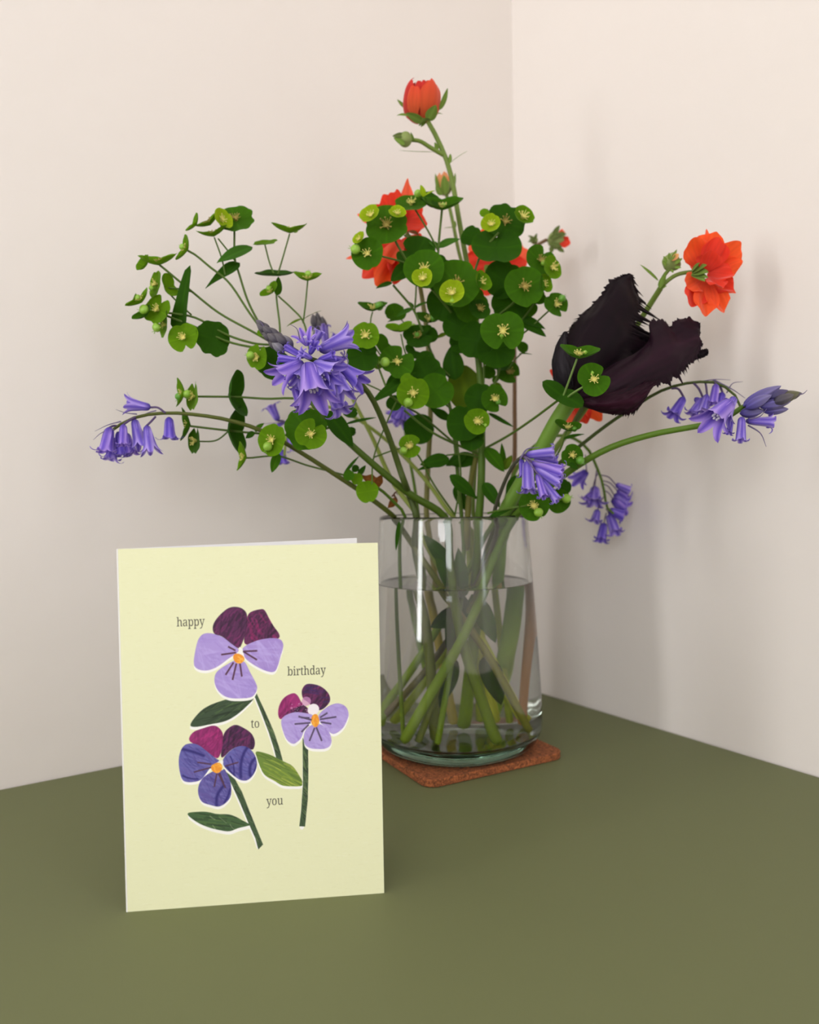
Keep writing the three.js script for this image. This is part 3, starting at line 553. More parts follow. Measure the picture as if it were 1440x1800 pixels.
  bract(t, 292, 571, 0.436, 25, -0.86, 0.05, 75, 2, 'round', { cap: [-8, -6, 8.5] });
  bract(t, 279, 546, 0.436, 27, -0.35, 0.2, 55, 2, 'heart', { cap: [-20, -2, 9] });
  bract(t, 249, 532, 0.434, 20, -0.5, 0.68, 60, 2, 'vee', { cap: [-3, 4, 6] });
  bract(t, 236, 532, 0.434, 12, -0.7, 0.6, 60, 2, 'vee', { cup: 0 });
  bract(t, 255, 556, 0.435, 16, -0.4, 0.6, 10, 1, 'vee', { cup: 0 });
  bract(t, 277, 500, 0.438, 24, -0.75, 0.1, 90, 2, 'round', { cap: [-6, -8, 5] });
  bract(t, 294, 505, 0.44, 17, 0.75, 0.2, 90, 2, 'vee', { cup: 0 });
  bract(t, 280, 466, 0.438, 27, -0.05, 0.9, 15, 2, 'vee', { cup: 2 });
  bract(t, 257, 466, 0.437, 17, -0.6, 0.4, 60, 2, 'cup', { cup: 0 });
  // beside the bluebell's head
  bract(t, 463, 586, 0.44, 10, -0.4, 0.4, 30, 2, 'cup', { cup: 0 });
  bract(t, 455, 628, 0.438, 23, -0.55, 0.0, 70, 2, 'heart', { cap: [-10, 2, 7.5] });
  bract(t, 481, 638, 0.447, 30, 0.2, -0.25, 40, 0, 'round', { cup: 0 });
  // middle lateral
  ray(t, [[560, 705, 0.452], [512, 700, 0.449], [470, 701, 0.446], [419, 698, 0.444], [343, 697, 0.437]], 0.0007);
  bract(t, 343, 697, 0.437, 27, -0.82, 0.05, 88, 2, 'heart', { cap: [-8, 3, 8] });
  bract(t, 325, 692, 0.438, 21, -0.9, 0.05, 95, 2, 'vee', { cap: [-4, -6, 7], capMat: GREENBALL });
  bract(t, 405, 695, 0.444, 33, 0.965, 0.1, 20, 0, 'vee', { cup: 0 });
  // lower lateral
  ray(t, [[585, 750, 0.45], [530, 764, 0.45], [458, 762, 0.453], [403, 757, 0.45], [335, 749, 0.445]], 0.0007);
  ray(t, [[403, 757, 0.45], [380, 774, 0.448], [346, 776, 0.445]], 0.0005);
  bract(t, 335, 748, 0.446, 24, -0.93, 0.05, 95, 1, 'vee');
  bract(t, 346, 775, 0.445, 25, -0.8, 0.05, 85, 1, 'heart');
  bract(t, 404, 757, 0.451, 34, 0.97, 0.0, 20, 0, 'vee', { cup: 0 });
  leaf(t, GREENS[1], [448, 759, 0.449], [465, 744, 0.449], 12, -0.3, 0.3); leaf(t, GREENS[0], [448, 760, 0.449], [432, 771, 0.449], 12, 0, 0.4);
  bract(t, 481, 774, 0.43, 29, -0.42, 0.08, 60, 2, 'round', { cap: [-6, -12, 8.5], cs: 1.1 });
  ray(t, [[625, 842, 0.47], [601, 834, 0.468], [540, 818, 0.464], [490, 802, 0.455], [440, 805, 0.442], [433, 805, 0.44]], 0.0006);
  bract(t, 433, 804, 0.44, 21, -0.9, 0.1, 90, 2, 'vee');
  leaf(t, GREENS[1], [490, 796, 0.441], [478, 831, 0.44], 17, 0.1, 0.2);
  // big front disc and leaves under the bluebell's head
  bract(t, 538, 754, 0.428, 39, -0.12, 0.1, 35, 1, 'scallop', { cup: 0 });
  bract(t, 548, 764, 0.421, 27, -0.1, 0.12, 60, 2, 'heart', { cs: 1.1 });
  leaf(t, GREENS[0], [574, 722, 0.447], [620, 786, 0.45], 34, 0.2, 0.2, { fold: 0.15 });
  bract(t, 616, 726, 0.462, 13, 0.1, 0.5, 10, 0, 'round', { cup: 0 });
  leaf(t, GREENS[0], [607, 746, 0.455], [662, 735, 0.452], 10, 0, 0.7, { bend: 0.05 });
  bract(t, 617, 759, 0.46, 9, 0.2, 0.3, 10, 0, 'round', { cup: 0 });
  leaf(t, GREENS[0], [603, 838, 0.455], [634, 802, 0.455], 7, 0.1, 0.6, { bend: 0.2 });
}

// ================================================================ the tall central euphorbia
{
  const root = inVase(0.004, -0.012, 0.0105);
  const t = thing('euphorbia', 'upright central euphorbia with the tallest thick stem and dense round green bracts', 'flower', root, 'euphorbia stems in the vase');
  stem(t, 'stem', [root, inVase(0.008, 0.0, 0.06), inVase(0.014, 0.008, 0.12), [842, 912, 0.487], [846, 850, 0.483], [847, 780, 0.482], [846, 700, 0.482], [842, 640, 0.482], [836, 600, 0.48]], 0.0032, 0.002, EUSTEM, 40);
  stem(t, 'side_shoot', [inVase(0.008, 0.004, 0.128), [822, 912, 0.492], [826, 860, 0.492], [838, 800, 0.487]], 0.0022, 0.0016, stemMat('#6b6a2c'), 20);
  const hub = [836, 604, 0.48];
  // rays up to the big discs
  ray(t, [hub, [800, 530, 0.476], [771, 460, 0.472], [771, 435, 0.472], [777, 370, 0.473]], 0.0008);
  ray(t, [[770, 440, 0.472], [755, 410, 0.471], [727, 363, 0.47]], 0.0006);
  ray(t, [hub, [790, 545, 0.472], [735, 480, 0.466], [718, 462, 0.463], [697, 427, 0.458], [684, 402, 0.456]], 0.0008);
  ray(t, [[722, 466, 0.463], [700, 458, 0.458], [668, 450, 0.452], [650, 447, 0.45]], 0.0006);
  ray(t, [hub, [830, 540, 0.472], [834, 480, 0.468], [850, 440, 0.466], [876, 410, 0.466]], 0.0008);
  ray(t, [hub, [870, 560, 0.474], [905, 530, 0.468], [921, 507, 0.462]], 0.0008);
  ray(t, [hub, [880, 600, 0.478], [915, 565, 0.474], [938, 535, 0.472], [952, 505, 0.47]], 0.0006);
  ray(t, [[885, 612, 0.478], [930, 578, 0.474], [962, 549, 0.47], [975, 538, 0.468]], 0.0006);
  ray(t, [hub, [855, 600, 0.465], [880, 584, 0.455]], 0.0007);
  // upper left group over the orange geum
  bract(t, 680, 399, 0.456, 38, -0.08, 0.22, 0, 1, 'round', { cup: 2, cs: 1.2 });
  bract(t, 653, 381, 0.449, 19, -0.35, 0.35, 30, 3, 'cup'); bract(t, 698, 378, 0.45, 16, 0.1, 0.5, -30, 3, 'cup');
  bract(t, 647, 447, 0.45, 29, -0.18, 0.0, -70, 1, 'round', { cap: [-20, 6, 9] });
  bract(t, 634, 421, 0.446, 13, -0.55, 0.35, 60, 3, 'cup');
  bract(t, 723, 361, 0.47, 29, -0.05, 0.66, 0, 1, 'round', { cap: [12, 15, 7] });
  bract(t, 757, 354, 0.475, 20, 0.3, 0.5, 30, 0, 'round', { cup: 0 });
  leaf(t, GREENS[3], [745, 346, 0.465], [739, 325, 0.463], 12, 0.2, 0.5); leaf(t, GREENS[3], [745, 346, 0.465], [767, 335, 0.463], 13, 0, 0.8);
  bract(t, 777, 368, 0.473, 29, 0.0, 0.78, -6, 1, 'vee', { cap: [2, 2, 5] });
  leaf(t, DUSK, [768, 434, 0.472], [809, 421, 0.468], 20, 0.1, 0.5, { fold: 0.1 }); leaf(t, DUSK, [770, 434, 0.472], [754, 426, 0.472], 13, 0, 0.5);
  bract(t, 731, 448, 0.472, 34, -0.1, 0.35, 150, 0, 'heart', { cup: 0 });
  leaf(t, GREENS[0], [722, 466, 0.468], [687, 496, 0.466], 28, 0.1, 0.25); leaf(t, GREENS[0], [690, 497, 0.472], [661, 508, 0.472], 12, 0, 0.6);
  bract(t, 746, 475, 0.45, 36, -0.02, 0.12, -55, 1, 'round', { cs: 1.1 });
  bract(t, 743, 492, 0.442, 19, -0.1, 0.25, -80, 3, 'cup', { cs: 1.1 });
  bract(t, 770, 482, 0.462, 32, 0.1, 0.0, 60, 0, 'round', { cup: 0 });
  // upper right group
  bract(t, 888, 392, 0.47, 37, 0.05, 0.2, 70, 0, 'scallop', { cup: 2 });
  bract(t, 863, 396, 0.459, 18, -0.15, 0.2, 60, 3, 'cup'); bract(t, 918, 384, 0.46, 20, 0.3, 0.35, -20, 2, 'cup', { cs: 1.2 });
  bract(t, 852, 375, 0.468, 9, -0.2, 0.3, 30, 2, 'round', { cup: 0 });
  bract(t, 873, 436, 0.464, 41, 0.0, 0.42, 88, 0, 'heart', { cup: 0 });
  bract(t, 829, 416, 0.478, 19, -0.4, 0.2, 60, 0, 'round', { cup: 0 });
  bract(t, 921, 505, 0.458, 36, 0.12, 0.02, -65, 1, 'round', { cup: 2, cs: 1.2 });
  bract(t, 884, 492, 0.472, 34, 0.0, -0.1, 60, 0, 'round', { cup: 0 });
  bract(t, 895, 535, 0.474, 32, 0.05, -0.2, 20, 0, 'round', { cup: 0 }); bract(t, 925, 540, 0.478, 20, 0.2, 0.0, 20, 1, 'round', { cup: 0 });
  bract(t, 949, 458, 0.468, 27, 0.35, 0.05, 60, 1, 'heart', { cup: 2, cap: [4, -6, 5] }); bract(t, 969, 471, 0.46, 21, 0.55, 0.05, 60, 2, 'round', { cs: 1.1 });
  bract(t, 954, 500, 0.46, 17, 0.6, 0.1, 80, 2, 'cup'); bract(t, 945, 522, 0.468, 15, 0.2, 0.1, 20, 1, 'round', { cup: 0 });
  bract(t, 976, 537, 0.466, 23, 0.35, 0.25, -45, 1, 'heart', { cap: [9, 9, 7], capMat: GREENBALL });
  // middle front
  bract(t, 803, 500, 0.455, 43, -0.02, 0.12, 40, 1, 'round', { cup: 2, cs: 1.0 });
  bract(t, 795, 517, 0.445, 23, -0.1, 0.2, 80, 3, 'cup', { cs: 1.1, cap: [0, -15, 5] });
  bract(t, 844, 497, 0.455, 19, 0.55, 0.2, 80, 2, 'cup');
  bract(t, 825, 535, 0.468, 32, 0.1, -0.1, 30, 1, 'round', { cup: 0 });
  bract(t, 780, 534, 0.474, 30, -0.1, -0.2, 70, 0, 'round', { cup: 0 });
  bract(t, 843, 545, 0.464, 20, 0.2, 0.3, 20, 0, 'round', { cup: 2 });
  bract(t, 883, 583, 0.45, 36, 0.02, 0.06, -88, 1, 'heart', { cs: 1.2, cap: [-1, -8, 4] });
  bract(t, 872, 614, 0.466, 34, 0.0, -0.1, 10, 0, 'round', { cup: 0 }); bract(t, 838, 598, 0.468, 33, -0.1, -0.1, 80, 0, 'round', { cup: 0 });
  bract(t, 806, 574, 0.472, 27, -0.2, 0.1, 60, 0, 'round', { cup: 0 }); bract(t, 812, 600, 0.48, 22, -0.2, -0.1, 20, 0, 'round', { cup: 0 });
  leaf(t, GREENS[0], [910, 556, 0.476], [959, 580, 0.472], 19, 0.1, 0.4, { fold: 0.15 }); leaf(t, GREENS[0], [910, 560, 0.476], [960, 593, 0.47], 22, 0.0, 0.3, { fold: 0.15 });
  bract(t, 918, 611, 0.486, 11, 0.3, 0.2, 120, 1, 'round', { cup: 0 }); leaf(t, GREENS[1], [912, 622, 0.487], [936, 624, 0.485], 7, 0, 0.8);
  ray(t, [[893, 650, 0.487], [906, 632, 0.487], [916, 622, 0.487]], 0.0005);
  ray(t, [[848, 710, 0.482], [873, 665, 0.48], [890, 600, 0.478]], 0.0007); ray(t, [[850, 690, 0.482], [851, 640, 0.48], [852, 590, 0.476]], 0.0007);
  bract(t, 877, 641, 0.49, 18, 0.1, 0.6, 10, 0, 'heart', { cup: 0 }); bract(t, 893, 656, 0.492, 21, 0.2, 0.3, -30, 1, 'heart', { cup: 2 }); bract(t, 858, 655, 0.492, 13, 0.1, 0.2, 80, 1, 'round', { cup: 0 });
  leaf(t, OLIVE, [862, 676, 0.49], [885, 692, 0.488], 22, 0.1, 0.4); leaf(t, GREENS[1], [866, 672, 0.492], [880, 660, 0.49], 12, 0.1, 0.4);
  // pale leaf seen through from behind, and the darker pairs below it
  leaf(t, OLIVE, [826, 722, 0.5], [806, 640, 0.5], 62, 0.0, 0.1, { fold: 0.08, prof: (v) => Math.pow(Math.sin(Math.PI * Math.pow(v, 0.85)), 0.55) });
  leaf(t, GREENS[0], [800, 668, 0.486], [794, 608, 0.486], 38, -0.2, 0.1, { fold: 0.1 });
  bract(t, 843, 700, 0.47, 26, -0.1, 0.05, 80, 0, 'round', { cup: 0 }); bract(t, 868, 702, 0.464, 24, 0.25, 0.12, -50, 1, 'heart', { cap: [6, -6, 5], capMat: GREENBALL });
  bract(t, 816, 745, 0.466, 32, -0.05, 0.0, 90, 0, 'round', { cup: 0 }); bract(t, 829, 770, 0.468, 22, 0, -0.15, 0, 0, 'round', { cup: 0 });
  bract(t, 838, 741, 0.454, 23, 0.06, 0.06, -35, 2, 'round', { cs: 1.1, cap: [15, -7, 3] });
  ray(t, [[848, 770, 0.481], [843, 755, 0.47], [838, 743, 0.458]], 0.0006); ray(t, [[850, 730, 0.481], [858, 718, 0.47], [867, 706, 0.466]], 0.0006);
  leaf(t, GREENS[0], [858, 726, 0.478], [903, 750, 0.474], 11, 0, 0.6, { bend: -0.04 });
  // right lateral in front of the tulip
  ray(t, [[850, 790, 0.482], [890, 768, 0.474], [935, 738, 0.453], [974, 709, 0.432], [989, 698, 0.425]], 0.0008);
  leaf(t, GREENS[0], [993, 700, 0.425], [953, 671, 0.424], 30, 0.05, 0.2, { fold: 0.1, prof: (v) => Math.pow(Math.sin(Math.PI * Math.pow(0.1 + 0.9 * v, 0.9)), 0.5) });
  leaf(t, GREENS[0], [985, 692, 0.425], [1025, 716, 0.416], 36, 0.05, 0.2, { fold: 0.1, prof: (v) => Math.pow(Math.sin(Math.PI * Math.pow(0.12 + 0.88 * v, 0.9)), 0.5) });
  ray(t, [[990, 698, 0.425], [1001, 668, 0.414], [1014, 632, 0.404]], 0.0006, stemMat('#86a55a')); ray(t, [[996, 700, 0.425], [1012, 688, 0.412], [1040, 672, 0.402]], 0.0006, stemMat('#86a55a'));
  bract(t, 1016, 628, 0.403, 28, 0.05, 0.84, -12, 1, 'vee', { cs: 1.1, cap: [12, 5, 4] });
  bract(t, 1043, 668, 0.401, 28, -0.02, 0.08, 30, 1, 'heart', { cs: 1.1, cap: [-2, 12, 3] });
  // low right: by the rim and behind the small bluebell
  ray(t, [[858, 902, 0.47], [905, 892, 0.452], [935, 888, 0.453]], 0.0007); ray(t, [[905, 892, 0.452], [945, 882, 0.453], [980, 876, 0.456]], 0.0006);
  bract(t, 938, 889, 0.452, 27, -0.05, 0.05, -60, 1, 'round', { cap: [8, -12, 8.5], cs: 1.1 });
  bract(t, 913, 860, 0.492, 24, -0.4, 0.1, 80, 0, 'round', { cup: 0 });
  bract(t, 981, 880, 0.462, 22, 0.15, -0.05, 20, 1, 'round', { cup: 0, cap: [12, 4, 8.5] }); bract(t, 991, 856, 0.464, 14, 0.35, 0.1, 60, 0, 'round', { cup: 0 });
  bract(t, 1005, 801, 0.437, 19, 0.05, 0.1, -40, 1, 'heart', { cap: [13, -10, 8], capMat: GREENBALL }); leaf(t, GREENS[0], [1000, 814, 0.436], [1016, 826, 0.435], 11, 0.2, 0.2);
  ray(t, [[930, 865, 0.458], [965, 835, 0.447], [1004, 803, 0.438]], 0.0006);
  bract(t, 997, 755, 0.437, 19, 0.1, 0.8, -15, 1, 'vee', { cap: [12, -3, 5], capMat: GREENBALL }); leaf(t, GREENS[0], [990, 772, 0.438], [1028, 764, 0.436], 10, 0, 0.7);
  ray(t, [[945, 845, 0.462], [985, 790, 0.444], [996, 758, 0.438]], 0.0006);
  // low leaves round the stem
  leaf(t, GREENS[0], [838, 876, 0.476], [790, 836, 0.47], 24, 0, 0.25, { prof: (v) => 0.18 + 0.82 * Math.pow(Math.sin(Math.PI * Math.pow(v, 1.5)), 0.7) * (v > 0.2 ? 1 : v * 5) });
  leaf(t, GREENS[0], [850, 848, 0.474], [878, 892, 0.472], 24, 0, 0.15); leaf(t, GREENS[1], [853, 788, 0.478], [886, 830, 0.476], 27, 0.2, 0.15);
  leaf(t, GREENS[0], [798, 856, 0.5], [826, 903, 0.5], 20, 0, 0.1); leaf(t, GREENS[0], [858, 912, 0.464], [905, 893, 0.458], 13, 0, 0.6);
  leaf(t, GREENS[1], [884, 826, 0.492], [881, 778, 0.49], 12, 0.3, 0.2); leaf(t, OLIVE, [884, 826, 0.492], [900, 800, 0.49], 15, 0.2, 0.3);
  leaf(t, GREENS[0], [838, 806, 0.49], [786, 815, 0.492], 28, 0, 0.3); leaf(t, GREENS[0], [820, 800, 0.488], [784, 820, 0.49], 20, 0, 0.5);
  leaf(t, GREENS[0], [790, 806, 0.478], [738, 818, 0.472], 26, 0, 0.3, { fold: 0.15 }); leaf(t, GREENS[0], [786, 812, 0.477], [733, 828, 0.474], 12, 0, 0.6);
  ray(t, [[845, 805, 0.482], [815, 798, 0.48], [786, 800, 0.478]], 0.0006); ray(t, [[845, 800, 0.482], [760, 760, 0.474], [712, 722, 0.466]], 0.0008);
  bract(t, 721, 785, 0.462, 20, -0.05, 0.2, 10, 2, 'heart', { cap: [-11, -9, 7] }); bract(t, 737, 755, 0.494, 27, 0, 0.1, 20, 0, 'round', { cup: 0 }); leaf(t, GREENS[0], [790, 738, 0.488], [756, 718, 0.488], 17, 0, 0.4);
  ray(t, [[845, 790, 0.482], [820, 745, 0.476], [776, 704, 0.47], [750, 680, 0.468]], 0.0007);
  ray(t, [[800, 905, 0.486], [762, 850, 0.478], [735, 800, 0.468], [722, 788, 0.464]], 0.0006); ray(t, [[800, 905, 0.486], [810, 840, 0.482], [804, 770, 0.48], [808, 720, 0.482]], 0.0006);
}

{
  // leaves that hang in and above the water
  const t = scene.getObjectByName('euphorbia_001'), under = (a, b, w, m, n) => worldPart(t, 'leaf', sheet({ b: a, t: b, w, n, tint: leafTint, fold: 0.25 }), m, a);
  const front = V3(0.2, 0.1, 1);
  under(inVase(-0.004, 0.02, 0.118), inVase(-0.02, 0.026, 0.138), 0.009, GREENS[0], front); under(inVase(0.002, 0.012, 0.1), inVase(-0.013, 0.024, 0.124), 0.011, GREENS[1], front); under(inVase(0.003, 0.016, 0.098), inVase(0.001, 0.024, 0.13), 0.01, GREENS[0], front);
  under(inVase(0.004, 0.012, 0.1), inVase(-0.006, 0.024, 0.066), 0.013, GREENS[0], front); under(inVase(0.008, 0.01, 0.1), inVase(0.02, 0.02, 0.07), 0.011, GREENS[1], front); under(inVase(0.004, 0.01, 0.09), inVase(-0.014, 0.016, 0.08), 0.012, GREENS[0], front);
  under(inVase(0.014, 0.004, 0.06), inVase(0.022, 0.012, 0.03), 0.012, GREENS[0], front); under(inVase(-0.001, 0.006, 0.06), inVase(-0.01, 0.014, 0.03), 0.01, GREENS[0], front);
}

// ================================================================ the slighter euphorbia left of the centre
{
  const root = inVase(-0.012, 0.03, 0.0115);
  const t = thing('euphorbia', 'slight branching euphorbia with small open bracts between large bluebell head and central stem', 'flower', root, 'euphorbia stems in the vase');
  stem(t, 'stem', [root, inVase(-0.002, 0.022, 0.07), inVase(0.006, 0.006, 0.125), [812, 912, 0.495], [806, 850, 0.495], [800, 780, 0.492], [790, 710, 0.488], [772, 650, 0.484]], 0.0018, 0.001, EUSTEM, 36);
  ray(t, [[772, 650, 0.484], [755, 612, 0.482], [738, 570, 0.48], [728, 546, 0.48], [692, 502, 0.474]], 0.0008); ray(t, [[729, 548, 0.48], [731, 520, 0.479], [732, 500, 0.478]], 0.0006);
  ray(t, [[790, 660, 0.485], [770, 640, 0.483], [753, 606, 0.482]], 0.0006);
  ray(t, [[800, 780, 0.492], [740, 730, 0.476], [700, 706, 0.466], [684, 690, 0.462], [668, 652, 0.462], [660, 630, 0.462]], 0.0007);
  ray(t, [[700, 704, 0.466], [668, 686, 0.462], [640, 672, 0.459], [628, 660, 0.456]], 0.0005);
  ray(t, [[680, 640, 0.47], [655, 600, 0.472], [652, 560, 0.474], [655, 549, 0.474]], 0.0005); ray(t, [[720, 640, 0.474], [710, 612, 0.474], [705, 588, 0.474]], 0.0005);
  ray(t, [[740, 600, 0.482], [728, 605, 0.48], [724, 618, 0.478]], 0.0005); ray(t, [[745, 588, 0.482], [748, 578, 0.484], [752, 568, 0.486]], 0.0005);
  ray(t, [[735, 592, 0.49], [715, 572, 0.49], [700, 556, 0.488]], 0.0004);
  bract(t, 655, 546, 0.474, 21, 0.0, 0.84, 5, 1, 'vee', { cap: [12, 1, 8], capMat: GREENBALL });
  bract(t, 695, 551, 0.488, 19, 0.1, 0.4, 25, 1, 'round', { cup: 0 }); leaf(t, GREENS[1], [702, 560, 0.488], [681, 567, 0.487], 8, 0, 0.7);
  leaf(t, DUSK, [726, 542, 0.48], [697, 558, 0.476], 11, 0, 0.6); leaf(t, DUSK, [728, 542, 0.48], [756, 531, 0.478], 11, 0, 0.7); leaf(t, DUSK, [727, 541, 0.48], [718, 531, 0.482], 7, 0, 0.6);
  bract(t, 753, 565, 0.486, 19, 0.05, 0.72, -6, 1, 'vee', { cap: [9, 0, 7], capMat: GREENBALL });
  bract(t, 703, 582, 0.474, 19, -0.1, 0.78, 15, 2, 'vee', { cup: 0 });
  bract(t, 735, 594, 0.478, 26, 0.0, 0.5, 20, 0, 'heart', { cup: 2, cap: [-2, 2, 5], capMat: GREENBALL }); bract(t, 754, 588, 0.482, 16, 0.3, 0.1, 70, 0, 'round', { cup: 0 }); leaf(t, GREENS[0], [752, 604, 0.478], [730, 612, 0.476], 10, 0, 0.5);
  bud(t, [729, 580, 0.49], [726, 568, 0.49], 2.2, LIMEBALL, 0, 'seed_capsule');
  leaf(t, OLIVE, [786, 586, 0.486], [766, 596, 0.484], 9, 0, 0.6);
  bract(t, 643, 591, 0.446, 25, -0.05, 0.12, 80, 2, 'round', { cs: 1.15, cap: [9, -2, 3] }); bract(t, 638, 625, 0.456, 29, -0.1, -0.25, 10, 0, 'round', { cup: 0 });
  bract(t, 671, 611, 0.468, 18, 0.5, 0.2, 100, 1, 'vee', { cup: 0 });
  bract(t, 698, 637, 0.462, 29, 0.15, 0.1, 55, 1, 'heart', { cap: [-22, -2, 9] }); bract(t, 666, 638, 0.466, 12, -0.2, 0.1, 60, 2, 'round', { cup: 0 });
  bract(t, 724, 624, 0.476, 14, 0.4, 0.5, 10, 0, 'vee', { cup: 0 }); bract(t, 749, 634, 0.474, 17, 0.05, 0.1, 20, 0, 'round', { cup: 2 }); bract(t, 750, 660, 0.472, 33, 0.1, -0.05, 30, 0, 'round', { cup: 0 });
  leaf(t, GREENS[0], [713, 668, 0.466], [654, 709, 0.455], 21, 0.05, 0.4, { fold: 0.2 }); leaf(t, GREENS[0], [707, 655, 0.467], [678, 680, 0.464], 18, 0, 0.3); bract(t, 693, 709, 0.47, 14, -0.1, 0.0, 50, 0, 'round', { cup: 0 });
  bract(t, 727, 692, 0.446, 29, -0.05, 0.08, 75, 2, 'round', { cap: [-9, -17, 8.5], cs: 1.15 }); bract(t, 766, 688, 0.464, 31, 0.05, 0.0, 40, 1, 'round', { cup: 0 });
  bract(t, 716, 668, 0.458, 12, -0.1, 0.3, 50, 2, 'round', { cup: 0 });
  ray(t, [[654, 850, 0.452], [657, 804, 0.46], [690, 720, 0.465], [697, 706, 0.466]], 0.0005); ray(t, [[657, 804, 0.462], [690, 792, 0.466], [712, 786, 0.464]], 0.0005);
}

// ================================================================ the small cut-down euphorbia shoot over the rim
{
  const root = inVase(-0.03, 0.022, 0.013);
  const t = thing('euphorbia', 'stub of euphorbia with dried brown leaf just above left vase rim', 'flower', root, 'euphorbia stems in the vase');
  stem(t, 'stem', [root, inVase(-0.034, 0.022, 0.1), inVase(-0.0335, 0.022, 0.14), [712, 906, 0.476], [690, 880, 0.47], [668, 860, 0.464], [648, 850, 0.46]], 0.0014, 0.0009, EUSTEM, 30);
  bract(t, 646, 864, 0.456, 20, -0.05, -0.05, -80, 2, 'round', { cup: 0 }); bract(t, 627, 842, 0.458, 11, 0.2, 0.2, 90, 2, 'round', { cup: 0 }); bract(t, 614, 836, 0.452, 10, -0.2, 0.2, 60, 1, 'round', { cup: 0 }); bract(t, 625, 824, 0.462, 7, 0, 0.3, 0, 0, 'round', { cup: 0 });
  leaf(t, GREENS[0], [629, 838, 0.462], [643, 818, 0.464], 10, 0.1, 0.3);
  const brown = leafMat('#8a5526');
  leaf(t, brown, [672, 850, 0.468], [632, 838, 0.466], 16, 0, 0.4, { ruffle: 0.2, freq: 14, name: 'dried_leaf' }); leaf(t, brown, [660, 858, 0.468], [672, 833, 0.468], 14, 0.3, 0.2, { ruffle: 0.2, freq: 12, name: 'dried_leaf' });
  leaf(t, GREENS[0], [702, 916, 0.468], [697, 968, 0.466], 8, 0.2, 0.1, { bend: -0.2, side: 1 });
  leaf(t, brown, [698, 876, 0.476], [682, 894, 0.474], 13, 0, 0.2, { ruffle: 0.15, name: 'dried_leaf' }); whisker(t, [[697, 878, 0.476], [693, 868, 0.476], [700, 862, 0.476]], 0.0008, mat('#5a3319')); whisker(t, [[690, 872, 0.476], [696, 866, 0.476], [699, 870, 0.476]], 0.0006, mat('#5a3319'));
}

